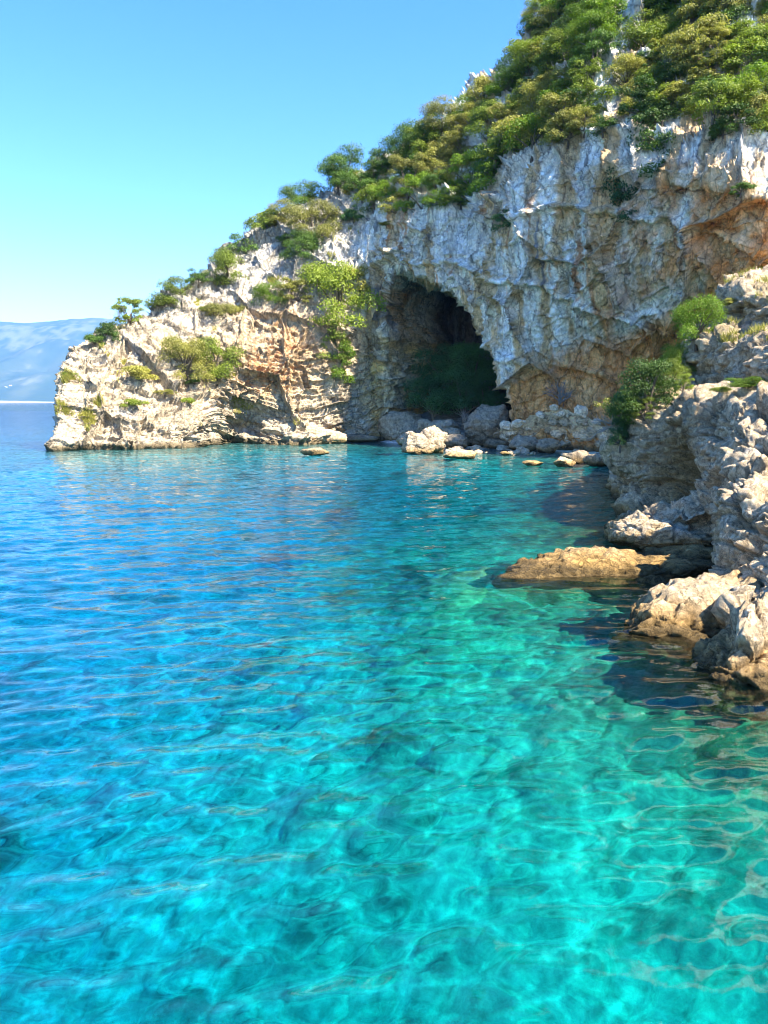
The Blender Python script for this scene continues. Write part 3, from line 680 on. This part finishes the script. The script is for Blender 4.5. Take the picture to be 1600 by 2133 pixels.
# ------------------------------------------------------------------ plants
def leaf_cloud(clumps, n, size, seed, mat, flat=0.75):
    """leaf-sized faces spread through the outer part of each clump: (cx, cy, cz, r)"""
    g = np.random.default_rng(seed)
    cl = np.array(clumps); wgt = cl[:, 3] ** 2; wgt /= wgt.sum()
    k = g.choice(len(cl), n, p=wgt)
    dv = g.normal(size=(n, 3)); dv /= np.linalg.norm(dv, axis=1, keepdims=True)
    dv[:, 2] = np.where(dv[:, 2] < -0.3, -dv[:, 2], dv[:, 2])
    r = cl[k, 3] * (g.uniform(0.3, 1.0, n) ** 0.5) * g.choice([1.0, 1.0, 1.12, 1.25], n)
    c = cl[k, :3] + dv * r[:, None] * np.array((1, 1, flat))
    nrm_ = dv + g.normal(size=(n, 3)) * 0.55; nrm_[:, 2] += 0.25
    nrm_ /= np.linalg.norm(nrm_, axis=1, keepdims=True)
    t = np.cross(nrm_, g.normal(size=(n, 3))); t /= np.linalg.norm(t, axis=1, keepdims=True)
    b = np.cross(nrm_, t)
    s = size * g.uniform(0.45, 1.35, n)[:, None]
    V = np.stack([c - t * s, c + b * s * .55, c + t * s, c - b * s * .55], 1).reshape(-1, 3)
    return mesh_from('crown', V, np.arange(4 * n).reshape(n, 4), mat, smooth_shade=False)
def tube(points, radii, sides=5):
    V, Fc = [], []
    for i, p in enumerate(points):
        a = Vector(points[min(i + 1, len(points) - 1)]) - Vector(points[max(i - 1, 0)])
        q = a.to_track_quat('Z', 'Y')
        for k in range(sides):
            v = q @ Vector((math.cos(2 * math.pi * k / sides) * radii[i], math.sin(2 * math.pi * k / sides) * radii[i], 0)) + Vector(p)
            V.append(tuple(v))
    for i in range(len(points) - 1):
        for k in range(sides):
            a, b = i * sides + k, i * sides + (k + 1) % sides
            Fc.append((a, b, b + sides, a + sides))
    return V, Fc
def branches(limbs, mat, name='trunk'):
    V, Fc = [], []
    for pts, rad_ in limbs:
        v, f = tube(pts, rad_); o = len(V); V += v; Fc += [tuple(i + o for i in q) for q in f]
    return mesh_from(name, V, Fc, mat)
def make_tree(kind, seed, mat, n=5200, leaf=0.105):
    """unit-size plant, about 1 m across per unit of width 1 (scaled when placed)"""
    g = random.Random(seed)
    clumps, limbs = [], []
    if kind == 'round': nc_, zr, br = 24, (0.12, 0.95), 0.30
    elif kind == 'umbrella': nc_, zr, br = 18, (0.62, 0.95), 0.27
    elif kind == 'loose': nc_, zr, br = 30, (0.05, 1.05), 0.20
    elif kind == 'bush': nc_, zr, br = 26, (-0.05, 0.72), 0.27
    elif kind == 'low': nc_, zr, br = 16, (0.05, 0.45), 0.26
    else: nc_, zr, br = 26, (-0.75, 0.55), 0.26        # hanging
    for i in range(nc_):
        a = g.uniform(0, 6.283); rr_ = math.sqrt(g.uniform(0, 1)) * 0.62
        z = g.uniform(*zr)
        if kind in ('round',): rr_ *= math.sqrt(max(0.15, 1 - ((z - 0.5) / 0.6) ** 2)) * 1.12
        if kind == 'hanging': rr_ *= 0.85
        if kind == 'bush': rr_ *= math.sqrt(max(0.2, 1 - (max(z - .1, 0) / 0.75) ** 2))
        r = br * g.uniform(0.6, 1.15)
        clumps.append((math.cos(a) * rr_, math.sin(a) * rr_, z, r))
    limbs.append(([(0, 0, -0.25), (g.uniform(-.05, .05), g.uniform(-.05, .05), 0.15), (g.uniform(-.08, .08), g.uniform(-.08, .08), 0.5)], (0.055, 0.045, 0.03)))
    for c in clumps[:9]:
        limbs.append(([(0, 0, 0.05), (c[0] * .45, c[1] * .45, min(c[2] * .6, .5)), (c[0], c[1], c[2])], (0.03, 0.018, 0.006)))
    return branches(limbs, M_BARK), leaf_cloud(clumps, n, leaf / 3.2, seed, mat, 0.75)
PROTO = {}
def proto(kind, colour, v, big=False):
    key = (kind, colour, v, big)
    if key not in PROTO: PROTO[key] = make_tree(kind, hash((kind, colour)) % 1 + 31 * v + len(kind) * 7 + len(colour) * 131, M_LEAF[colour], *((13000, .062) if big else (5200, .105)))
    return PROTO[key]
def plant(name, loc, width, height, kind, colour, label, cat, group=None, v=None, rot=None):
    tr, cr = proto(kind, colour, random.randrange(2) if v is None else v, width > 4.2 or name == 'shrub' and loc[1] < 45)
    e = link(name, None); e.location = loc; e.rotation_euler = (0, 0, random.uniform(0, 6.28) if rot is None else rot)
    e.scale = (width / 1.45, width / 1.45, height / 1.05)
    link('trunk', tr, e); link('crown', cr, e)
    return tag(e, label, cat, group)
def on_cliff(px, py, pts=None):
    X_, Y_, Q = (CL_px, CL_py, CL_P) if pts is None else pts
    for rad_ in (5, 9, 16, 30, 60):
        k = (np.abs(X_ - px) < rad_) & (np.abs(Y_ - py) < rad_)
        if k.any():
            q = Q[k]; return q[np.argmin(q[:, 1])]
    return None
PXM = lambda Y: Y / 1611.0
# plants that stand apart: base pixel, width in pixels, height factor, form, colour, label
FEAT = [
 (195, 716, 42, .8, 'low', 'dark', 'small dark shrub nearest the seaward tip of the headland ridge'),
 (222, 703, 44, .9, 'bush', 'dark', 'round dark shrub on the headland ridge below the sparse tree'),
 (272, 672, 50, .9, 'loose', 'green', 'sparse wind-bent tree standing against the sky on the headland ridge'),
 (352, 628, 80, .8, 'bush', 'green', 'wide green bush on the headland ridge above the pale rock block'),
 (412, 580, 46, .7, 'bush', 'dark', 'small round bush on the headland ridge between two larger trees'),
 (468, 575, 84, .95, 'bush', 'green', 'bushy green tree on the headland ridge beside the sheer pale block'),
 (505, 520, 60, .8, 'bush', 'dark', 'dark tree on the ridge at the top of the sheer pale block'),
 (548, 470, 60, .8, 'bush', 'green', 'loose green tree on the ridge above the sheer pale block'),
 (592, 452, 62, .8, 'bush', 'olive', 'olive green tree on the ridge left of the bright round-topped tree'),
 (622, 415, 74, .8, 'bush', 'bright', 'bright round-topped tree on the ridge against the sky'),
 (655, 480, 92, .95, 'bush', 'olive', 'tall olive tree below the bright round-topped tree'),
 (632, 525, 74, .9, 'bush', 'dark', 'dark tree growing out of the pale rock face below the olive tree'),
 (690, 375, 62, .75, 'bush', 'dark', 'dark tree on the ridge right of the bright round-topped tree'),
 (722, 368, 78, .85, 'round', 'dark', 'round-topped tree with bare stems on the ridge'),
 (145, 780, 26, .7, 'low', 'bright', 'tiny green shrub on the seaward edge of the headland'),
 (275, 783, 66, .7, 'low', 'olive', 'dome shaped olive shrub on the middle of the headland face'),
 (388, 770, 88, 1.0, 'bush', 'olive', 'large bush in the middle of the headland, left of its twin'),
 (445, 770, 84, 1.0, 'bush', 'green', 'large rounded bush next to the orange rock on the headland'),
 (410, 795, 42, .7, 'low', 'dark', 'small dark bush under the two large bushes of the headland'),
 (275, 838, 46, .6, 'low', 'green', 'low scrub plant on the lower headland above the ledges'),
 (345, 822, 38, .5, 'low', 'olive', 'flat olive scrub low on the headland'),
 (397, 838, 24, .9, 'low', 'green', 'narrow green tuft low on the headland'),
 (560, 622, 66, .8, 'bush', 'bright', 'light green bush on the pale face above the orange rock'),
 (612, 628, 58, .7, 'loose', 'olive', 'dry olive bush on the pale face left of the tall bush by the cave'),
 (480, 652, 76, .7, 'low', 'olive', 'wide olive bush in the shaded gully of the headland'),
 (440, 650, 32, .7, 'low', 'green', 'small bush at the edge of the shaded gully'),
 (702, 655, 140, .95, 'bush', 'green', 'tall leafy bush on the rock edge beside the cave mouth'),
 (735, 600, 64, .8, 'bush', 'olive', 'pale feathery bush leaning towards the cave mouth'),
 (695, 700, 60, .9, 'hanging', 'green', 'trailing bush hanging under the tall leafy bush'),
 (715, 745, 58, 1.0, 'hanging', 'bright', 'bright green hanging bush, lowest on the rock edge beside the cave'),
 (735, 448, 38, .8, 'bush', 'deep', 'dark bush in the cleft above the cave'),
 (602, 510, 46, .7, 'low', 'dark', 'small dark bush at the foot of the dark tree on the pale face'),
 (1302, 395, 66, 1.1, 'hanging', 'deep', 'dark hanging bush in the middle of the streaked wall'),
 (1046, 440, 38, .8, 'hanging', 'deep', 'small dark bush clinging to the wall above the arch'),
 (1375, 280, 92, .9, 'hanging', 'dark', 'dark bush overhanging the top edge of the streaked wall'),
 (1190, 285, 64, .9, 'bush', 'olive', 'pale lit bush standing out from the shade above the wall'),
 (1545, 400, 40, .7, 'low', 'dark', 'small bush on the tan rock high on the wall'),
 (1592, 565, 60, 1.0, 'bush', 'dark', 'dark bush at the frame edge above the grey shore rocks'),
 (800, 470, 26, .5, 'low', 'olive', 'tiny plant on the ledge above the cave'),
]
for u, v_, wpx, hf, kind, colour, label in FEAT:
    q = on_cliff(u, v_)
    w = 1.3 * wpx * PXM(q[1])
    hh = w * hf * (0.55 if kind == 'low' else 0.85)
    if kind == 'low': hh *= 1.6
    plant('tree' if 'tree' in label else 'shrub', (q[0], q[1] + 0.12 * w, q[2] - 0.1 * w), w, hh, kind, colour, label, 'tree' if 'tree' in label else 'shrub', 'plants of the headland and cliff')

def inpoly(x, y, poly):
    c = False; n = len(poly)
    for i in range(n):
        x1, y1 = poly[i]; x2, y2 = poly[(i + 1) % n]
        if (y1 > y) != (y2 > y) and x < (x2 - x1) * (y - y1) / (y2 - y1) + x1: c = not c
    return c
SLOPE = [(745, 400), (765, 365), (850, 312), (905, 270), (962, 236), (1058, 165), (1112, 85), (1134, 0), (1155, -70), (1640, -70), (1640, 290), (1560, 278), (1480, 262), (1400, 250), (1330, 245), (1300, 235), (1225, 290), (1190, 300), (1120, 305), (1060, 330), (1010, 395), (940, 425), (900, 425), (835, 440), (790, 430)]
GAPS = [[(1285, -40), (1360, -40), (1345, 60), (1325, 130), (1305, 190), (1325, 250), (1250, 250), (1250, 180), (1255, 110), (1265, 50)],
        [(975, 300), (1005, 280), (1010, 330), (990, 370), (970, 370)], [(1385, 60), (1440, 80), (1430, 120), (1380, 110)], [(1040, 290), (1075, 300), (1060, 340), (1030, 330)]]
spots = []
tries = 0
while tries < 9000 and len(spots) < 260:
    tries += 1
    u, v_ = random.uniform(745, 1640), random.uniform(-70, 440)
    if not inpoly(u, v_, SLOPE) or any(inpoly(u, v_, gp) for gp in GAPS): continue
    if min([(u - a) ** 2 + (v_ - b) ** 2 for a, b in spots] or [1e9]) < 29 ** 2: continue
    spots.append((u, v_))
zones = {}
for u, v_ in spots:
    q = on_cliff(u, v_)
    if q is None: continue
    colour = random.choices(['dark', 'green', 'olive', 'bright'], [.26, .27, .37, .10])[0]
    kind = random.choices(['round', 'loose', 'bush'], [.42, .18, .40])[0]
    w = random.uniform(58, 112) * PXM(q[1]); hh = w * random.uniform(.5, .8)
    zone = 'left of the bare rock rib' if u < 1275 else 'right of the bare rock rib'
    if u < 960: zone = 'directly above the cave'
    if u > 1460: zone = 'at the right frame edge'
    sky = np.interp(u, [745, 765, 850, 905, 962, 1058, 1118, 1135, 1150], [400, 365, 312, 262, 218, 138, 70, 0, -70], right=-999)
    lip = np.interp(u, [790, 900, 1010, 1060, 1120, 1225, 1300, 1400, 1560], [430, 425, 395, 330, 305, 290, 235, 250, 278])
    band_ = 'against the sky' if v_ - sky < 45 else 'at the lip of the wall' if lip - v_ < 60 else 'high up' if v_ < 110 else 'midway up'
    hue = {'dark': 'dark green', 'green': 'mid green', 'olive': 'olive green', 'bright': 'bright green'}[colour]
    frm = {'round': 'round-crowned', 'loose': 'loose open', 'bush': 'low bushy'}[kind]
    zone = band_ + ' ' + zone
    if u >= 960 and u <= 1460: zone = zone.replace('of the bare rock rib', 'of the bare rib')
    plant('tree', (q[0], q[1] + 0.1 * w, q[2] - 0.12 * w), w, hh, kind, colour,
          f'{hue} {frm} tree {zone}', 'tree', f'{hue} {frm} trees {zone}')
# thicket inside the cave mouth
for (u, v_, Y_, wpx, z0, label) in ((905, 850, 78.5, 110, 2.0, 'dark shrub at the left of the thicket inside the cave mouth'), (965, 850, 77, 130, 1.8, 'dark shrub at the front of the thicket inside the cave mouth'),
                       (1010, 845, 75, 95, 2.0, 'dark shrub against the right wall of the cave mouth'), (935, 800, 81, 130, 4.6, 'dark shrub in the middle of the thicket inside the cave'),
                       (985, 790, 80, 120, 5.0, 'dark shrub high at the right of the thicket inside the cave'), (955, 765, 82.5, 95, 6.6, 'topmost dark shrub of the thicket inside the cave')):
    p = W(u, v_, Y_); w = wpx * PXM(Y_)
    plant('shrub', (p[0], Y_, p[2] - 1.0), w, w * .75, 'round', 'deep', label, 'shrub', 'thicket in the cave')

# ------------------------------------------------------------------ boulders, ledges, scree
import bmesh
def rock_shape(sx_, sy_, sz_, seed, sub=4, facets=11, rough=1.0):
    bm = bmesh.new(); bmesh.ops.create_icosphere(bm, subdivisions=sub, radius=1.0)
    V = np.array([v.co[:] for v in bm.verts]); Fc = np.array([[v.index for v in f.verts] for f in bm.faces]); bm.free()
    g = np.random.default_rng(seed)
    for _ in range(facets):
        n = g.normal(size=3); n /= np.linalg.norm(n); o = g.uniform(.62, .92)
        h = V @ n; V = V - np.clip(h - o, 0, None)[:, None] * n * 0.9
    s_ = np.array((sx_, sy_, sz_)); ms = (sx_ * sy_ * sz_) ** (1 / 3)
    nn = V / (np.linalg.norm(V, axis=1, keepdims=True)); V = V * s_
    dd, cr, _ = rock_disp(V + seed * 7.3, ms * 0.85 if ms < 0.9 else 0.85, 900 + seed % 40)
    lim = min(1.0, 0.55 * min(sx_, sy_, sz_) / 0.45)
    V = V + nn * (dd * rough * 0.75 * lim)[:, None]
    return V, Fc, cr
def rotz(V, a):
    c, s_ = math.cos(a), math.sin(a)
    return V @ np.array(((c, s_, 0), (-s_, c, 0), (0, 0, 1)))
def boulder(name, centre, size, seed, label, group=None, rz=0.0, tilt=0.0, sub=4, ochre=0.0, mat=None, shade=1.0, cat='boulder', rough=0.75, kind=None, facets=18):
    V, Fc, cr = rock_shape(*size, seed, sub, facets, rough)
    c, s_ = math.cos(tilt), math.sin(tilt)
    V = V @ np.array(((c, 0, s_), (0, 1, 0), (-s_, 0, c))); V = rotz(V, rz)
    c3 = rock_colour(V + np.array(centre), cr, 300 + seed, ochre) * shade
    o = link(name, mesh_from(name, V, Fc, mat or M_BOULDER, c3)); o.location = centre
    return tag(o, label, cat, group, kind)
def shore_boulder(u, vb, wpx, hpx, label, seed, Y=None, deep=0.8, **k):
    wpx, hpx = wpx * 1.12, hpx * 1.12
    p = W0(u, vb) if Y is None else W(u, vb, Y)
    pm = PXM(p[1]); w, h = wpx * pm / 2, hpx * pm
    hz = h * 0.62
    return boulder('boulder', (p[0], p[1] + w * deep * 0.8, p[2] + h - hz * 0.93), (w * 1.08, w * deep, hz), seed, label, 'boulders at the foot of the cliff', **k)
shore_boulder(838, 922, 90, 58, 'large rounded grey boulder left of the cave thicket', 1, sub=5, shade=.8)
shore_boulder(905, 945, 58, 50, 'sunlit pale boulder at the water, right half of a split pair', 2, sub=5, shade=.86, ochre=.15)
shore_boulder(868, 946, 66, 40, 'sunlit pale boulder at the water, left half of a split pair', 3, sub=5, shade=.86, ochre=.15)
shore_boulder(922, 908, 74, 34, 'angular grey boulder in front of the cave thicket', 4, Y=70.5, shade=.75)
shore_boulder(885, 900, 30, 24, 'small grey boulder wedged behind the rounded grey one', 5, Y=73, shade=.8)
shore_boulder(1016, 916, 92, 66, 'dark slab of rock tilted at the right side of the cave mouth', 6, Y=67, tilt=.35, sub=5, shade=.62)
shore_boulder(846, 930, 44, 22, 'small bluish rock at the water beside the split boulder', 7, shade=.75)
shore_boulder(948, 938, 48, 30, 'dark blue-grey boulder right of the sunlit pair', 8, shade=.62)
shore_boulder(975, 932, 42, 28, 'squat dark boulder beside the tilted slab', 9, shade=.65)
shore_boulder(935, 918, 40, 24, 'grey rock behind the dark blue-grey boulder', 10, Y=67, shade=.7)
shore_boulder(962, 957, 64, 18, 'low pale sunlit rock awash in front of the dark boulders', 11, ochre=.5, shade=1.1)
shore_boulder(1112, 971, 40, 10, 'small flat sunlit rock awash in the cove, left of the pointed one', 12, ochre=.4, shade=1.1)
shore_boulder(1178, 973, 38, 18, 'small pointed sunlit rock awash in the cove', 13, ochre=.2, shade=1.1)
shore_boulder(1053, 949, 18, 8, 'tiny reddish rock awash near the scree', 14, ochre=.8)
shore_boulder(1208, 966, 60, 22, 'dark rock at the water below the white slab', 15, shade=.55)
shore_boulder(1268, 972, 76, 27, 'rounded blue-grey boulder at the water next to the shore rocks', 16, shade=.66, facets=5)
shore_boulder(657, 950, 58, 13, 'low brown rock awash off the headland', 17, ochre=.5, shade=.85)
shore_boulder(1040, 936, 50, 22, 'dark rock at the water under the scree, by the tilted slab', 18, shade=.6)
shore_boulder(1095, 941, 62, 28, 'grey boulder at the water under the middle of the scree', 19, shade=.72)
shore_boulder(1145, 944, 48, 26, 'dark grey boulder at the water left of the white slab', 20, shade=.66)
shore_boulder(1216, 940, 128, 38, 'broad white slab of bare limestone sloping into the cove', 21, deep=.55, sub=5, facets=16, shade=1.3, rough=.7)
shore_boulder(745, 922, 70, 14, 'flat grey ledge rock at the water left of the rounded boulder', 22, shade=.75)
# pale layered slab in front of the notch of the headland
shore_boulder(640, 925, 165, 34, 'pale layered rock slab lying against the foot of the headland', 23, deep=.35, sub=5, tilt=-.10, ochre=.25)
shore_boulder(505, 922, 60, 12, 'flat pale rock at the water in front of the dark notch', 24)

# ledges running out from the near shore
g_led = 'low ledges of the near shore'
boulder('rock_ledge', (5.9, 18.7, -.33), (3.1, 1.4, .62), 41, 'low ochre ledge running from the shore out into the green shallows', g_led, rz=.05, sub=6, ochre=.9, mat=M_SHORE, cat='rock ledge', rough=1.0, facets=6)
boulder('rock_ledge', (3.5, 17.75, -.20), (.95, .42, .30), 42, 'flat ochre tip of rock awash at the end of the long ledge', g_led, sub=5, ochre=1.0, mat=M_SHORE, cat='rock ledge', rough=1.0, facets=6)
boulder('rock_ledge', (6.4, 13.9, -.35), (2.7, 1.1, .95), 43, 'pale humped ledge nearer the camera with a brown weedy foot', g_led, rz=.15, sub=6, ochre=.35, mat=M_SHORE, cat='rock ledge', rough=1.0, facets=7)
boulder('rock_ledge', (5.55, 11.3, -.25), (1.0, .95, 1.2), 44, 'furrowed grey rock at the frame edge standing in dark water', g_led, sub=6, mat=M_SHORE, cat='rock ledge', rough=1.0, facets=8)
boulder('rock_ledge', (7.9, 21.6, .15), (1.5, 1.9, .62), 45, 'sunlit layered slab at the foot of the shore slope above the dark undercut', g_led, rz=.3, tilt=-.15, sub=6, mat=M_SHORE, cat='rock ledge', rough=1.0, facets=9)
boulder('rock_ledge', (7.6, 19.9, -.22), (1.7, 1.3, .5), 47, 'shadowed brown shelf joining the long ochre ledge to the shore rocks', g_led, sub=5, ochre=.8, mat=M_SHORE, cat='rock ledge', rough=1.0)
boulder('rock_ledge', (6.1, 17.0, -.38), (.5, .4, .5), 46, 'small brown rock in the shallow pool behind the long ledge', g_led, sub=5, ochre=.9, mat=M_SHORE, cat='rock ledge', rough=1.0)

# scree of pale rubble under the brown wall
su = np.linspace(960, 1300, 120); st = np.linspace(0, 1, 50)
yb = np.interp(su, [960, 1060, 1150, 1300], [935, 941, 944, 952]); yt = np.interp(su, [960, 1000, 1060, 1110, 1165, 1215, 1250, 1300], [905, 896, 886, 868, 848, 862, 886, 905])
yw = np.interp(su, [955, 1060, 1180, 1300], [71.0, 65.6, 62.6, 60.4])
SG = np.zeros((len(su), len(st), 3))
for a in range(len(su)):
    p0 = W0(su[a], yb[a], -.35); p1 = W(su[a], yt[a], yw[a])
    for b in range(len(st)): SG[a, b] = p0 + (p1 - p0) * st[b] + np.array((0, 0, -.25 * math.sin(math.pi * st[b])))
sp_ = SG.reshape(-1, 3); dd, cr, _ = rock_disp(sp_, .8, 700)
scr = sp_ + np.array((-.3, -.5, .8)) * (dd * .8)[:, None]
sc_c = rock_colour(scr, cr, 720) * 1.9; sc_c = mixc(sc_c, C3(.30, .19, .10), smooth(.1, .4, fbm(scr * .5, 3, 77)) * .8)
tag(link('scree', mesh_from('scree', scr, grid_faces(len(su), len(st)), M_BOULDER, sc_c)), 'slope of pale scree under the brown wall', kind='structure')
stones = []
for k_ in range(8):
    V, Fc, cr = rock_shape(1, random.uniform(.7, 1), random.uniform(.55, .85), 60 + k_, 3, 12, 0.8)
    stones.append(mesh_from('stone', V, Fc, M_BOULDER, rock_colour(V + np.array((k_ * 9.0, 3, 6)), cr, 330 + k_) * (1.7 if k_ % 3 else 1.05), smooth_shade=False))
for i in range(230):
    a, b = random.randrange(2, len(su) - 3), min(int(random.random() ** 1.3 * 50), 48)
    q = scr.reshape(len(su), len(st), 3)[a, b]
    o = link('stone', stones[i % 8]); r_ = random.choice((.16, .2, .26, .32, .42, .6)) * random.uniform(.8, 1.2)
    o.location = (q[0], q[1] - r_ * .2, q[2] + r_ * .25); o.scale = (r_, r_, r_); o.rotation_euler = (random.uniform(-.5, .5), random.uniform(-.5, .5), random.uniform(0, 6))
    pale = (i % 8) % 3 != 0
    tag(o, 'pale loose stone on the scree below the brown wall' if pale else 'darker grey loose stone on the scree below the brown wall', 'stone', 'pale scree stones' if pale else 'grey scree stones')

for i in range(70):
    u = random.choice((random.uniform(925, 1000), random.uniform(960, 1290))); vv = np.interp(u, [775, 850, 930, 1060, 1150, 1290], [924, 934, 944, 943, 946, 958]) + random.uniform(-7, 5)
    p = W0(u, vv); r_ = random.choice((.15, .22, .3, .42)) * random.uniform(.8, 1.25)
    o = link('stone', stones[(0, 3, 6)[i % 3]]); o.location = (p[0], p[1] + random.uniform(0, .8), r_ * .15 + random.uniform(-.05, .12)); o.scale = (r_, r_, r_ * .8); o.rotation_euler = (random.uniform(-.4, .4), random.uniform(-.4, .4), random.uniform(0, 6))
    tag(o, 'loose stone lying at the waterline of the cove between the big boulders', 'stone', 'waterline stones')

# ------------------------------------------------------------------ plants and grass of the near shore
sh_u, sh_v = to_px(SPd); ok = SPd[:, 1] > 9
SHP = (sh_u[ok], sh_v[ok], SPd[ok])
for (u, v_, wpx, hf, kind, colour, label) in (
 (1452, 695, 105, 1.0, 'bush', 'bright', 'tall light green bush at the top of the shore rocks against the tan wall'),
 (1408, 775, 78, 1.0, 'bush', 'bright', 'small yellow-green bush between the tall light bush and the dark mass'),
 (1352, 848, 150, .9, 'bush', 'dark', 'largest dark green bush on the edge of the shore rocks'),
 (1400, 800, 80, .9, 'bush', 'green', 'leafy bush leaning out from the grey rock block'),
 (1312, 880, 76, 1.1, 'bush', 'dark', 'dark bush hanging over the shore edge below the largest bush'),
 (1296, 925, 58, 1.2, 'bush', 'deep', 'lowest dark bush of the shore edge, reaching down to the white slab'),
 (1340, 872, 60, .7, 'loose', 'green', 'light green bush in front of the hanging dark bush'),
 (1420, 812, 42, .8, 'loose', 'green', 'small bush on the grassy terrace by the pale block'),
 (1560, 800, 90, .45, 'low', 'bright', 'low yellow-green bush on the rock at the frame edge'),
 (1500, 815, 40, .6, 'low', 'green', 'small low plant on the grassy terrace'),
 (1520, 630, 50, .5, 'low', 'olive', 'dry low plant on top of the shore rocks'),
):
    q = on_cliff(u, v_, SHP); w = wpx * PXM(q[1])
    plant('shrub', (q[0], q[1] + .1 * w, q[2] - .06 * w), w, w * hf, kind, colour, label, 'shrub', 'bushes of the near shore')
def grass(name, pts, n, h, mat, label, seed):
    g = np.random.default_rng(seed)
    b = pts[g.integers(0, len(pts), n)] + g.normal(size=(n, 3)) * np.array((.05, .05, 0.0)) - np.array((0, 0, .03))
    a = g.uniform(0, 6.283, n); w_ = .008 * h / .16; hh = h * g.uniform(.5, 1.4, n)
    side = np.stack([np.cos(a), np.sin(a), 0 * a], 1) * w_ * 1.6
    lean = np.stack([g.normal(size=n), g.normal(size=n), 0 * a], 1) * .45
    tip = b + (np.array((0, 0, 1.0)) + lean) * hh[:, None]
    V = np.stack([b - side, b + side, tip], 1).reshape(-1, 3)
    o = link(name, mesh_from(name, V, np.arange(3 * n).reshape(n, 3), mat, smooth_shade=False))
    return tag(o, label, kind='stuff')
gp = SPd[(soil > .35) & (SPd[:, 1] < 45) & (SPd[:, 1] > 12) & (SPd[:, 0] < 24)]
clump = fbm(gp * 1.3, 2, 95) > 0.02
grass('grass', gp[clump], 16000, .20, M_LEAF['grass'], 'dry yellow-green grass on the terraces of the shore rocks', 3)

def bare_bush(seed, spread, levels=4, r0=.05):
    g = random.Random(seed); limbs = []
    def grow(p, d_, ln, r_, lv):
        pts = [p]; q = Vector(p); dd_ = Vector(d_)
        for _ in range(3):
            dd_ = (dd_ + Vector((g.gauss(0, .22), g.gauss(0, .22), g.gauss(0.03, .16)))).normalized(); q = q + dd_ * ln / 3; pts.append(tuple(q))
        limbs.append((pts, (r_, r_ * .85, r_ * .7, r_ * .5)))
        if lv > 0:
            for _ in range(g.choice((2, 3, 3))):
                k = g.choice((1, 2, 3)); nd = (dd_ + Vector((g.gauss(0, .6), g.gauss(0, .6), g.gauss(.1, .45)))).normalized()
                grow(pts[k], nd, ln * g.uniform(.55, .8), r_ * .55, lv - 1)
    for _ in range(5):
        grow((0, 0, 0), (Vector(spread) + Vector((g.gauss(0, .5), g.gauss(0, .5), g.gauss(0, .3)))).normalized(), .5, r0, levels)
    return limbs
def add_bare(u, v_, Y_, size, spread, mat, label, seed, leaves=None, r0=.03):
    p = W(u, v_, Y_)
    e = link('bare_bush', None); e.location = p; e.scale = (size,) * 3
    limbs = bare_bush(seed, spread, 4, r0)
    link('branch', branches(limbs, mat, 'branch'), e)
    if leaves:
        tips = [l[0][-1] for l in limbs[-90:]]
        link('crown', leaf_cloud([(*t, .10) for t in tips if t[2] > .25], 900, .035, seed, M_LEAF[leaves]), e)
    tag(e, label, 'bush', 'bare bushes')
q = on_cliff(1285, 880, SHP)
add_bare(1288, 885, q[1], 1.15, (-.9, -.1, .45), M_TWIG, 'pale twiggy bush with few leaves leaning over from the dark shore bushes', 5, 'olive')
q = on_cliff(1165, 838); add_bare(1165, 842, q[1] - .3, 2.3, (0, -.3, 1), M_TWIG_GREY, 'leafless grey bush in front of the brown wall', 6)
add_bare(975, 890, 71.5, 1.5, (0, -.2, 1), M_TWIG, 'leafless pale bush at the foot of the cave thicket', 7)
q = on_cliff(262, 668); add_bare(262, 672, q[1], 1.6, (-.35, 0, .9), M_TWIG_GREY, 'dead twigs rising beside the sparse tree on the headland', 8)

hp = CL_P[(CL_px < 745) & (CL_P[:, 2] > 1.2)]
hup = None
gsel = fbm(hp * 0.45 + 77, 3, 96) > 0.30
grass('scrub', hp[gsel], 9000, .38, M_LEAF['olive'], 'low dry scrub clinging to the face of the headland', 4)
# ------------------------------------------------------------------ haze
hb = bmesh.new(); bmesh.ops.create_cube(hb, size=1.0)
for v in hb.verts: v.co = (-3100 + v.co.x * 9600, 6050 + v.co.y * 14200, -40 + (v.co.z + .5) * 1040)
hme = bpy.data.meshes.new('haze'); hb.to_mesh(hme); hb.free()
m, nt, out = new_mat('haze_air'); pv = nt.nodes.new('ShaderNodeVolumePrincipled')
pv.inputs['Color'].default_value = (.20, .46, .92, 1); pv.inputs['Density'].default_value = 0.72e-4; pv.inputs['Anisotropy'].default_value = 0.0
nt.links.new(pv.outputs[0], out.inputs['Volume']); hme.materials.append(m)
tag(link('haze', hme), 'thin blue summer haze over the bay', kind='stuff')
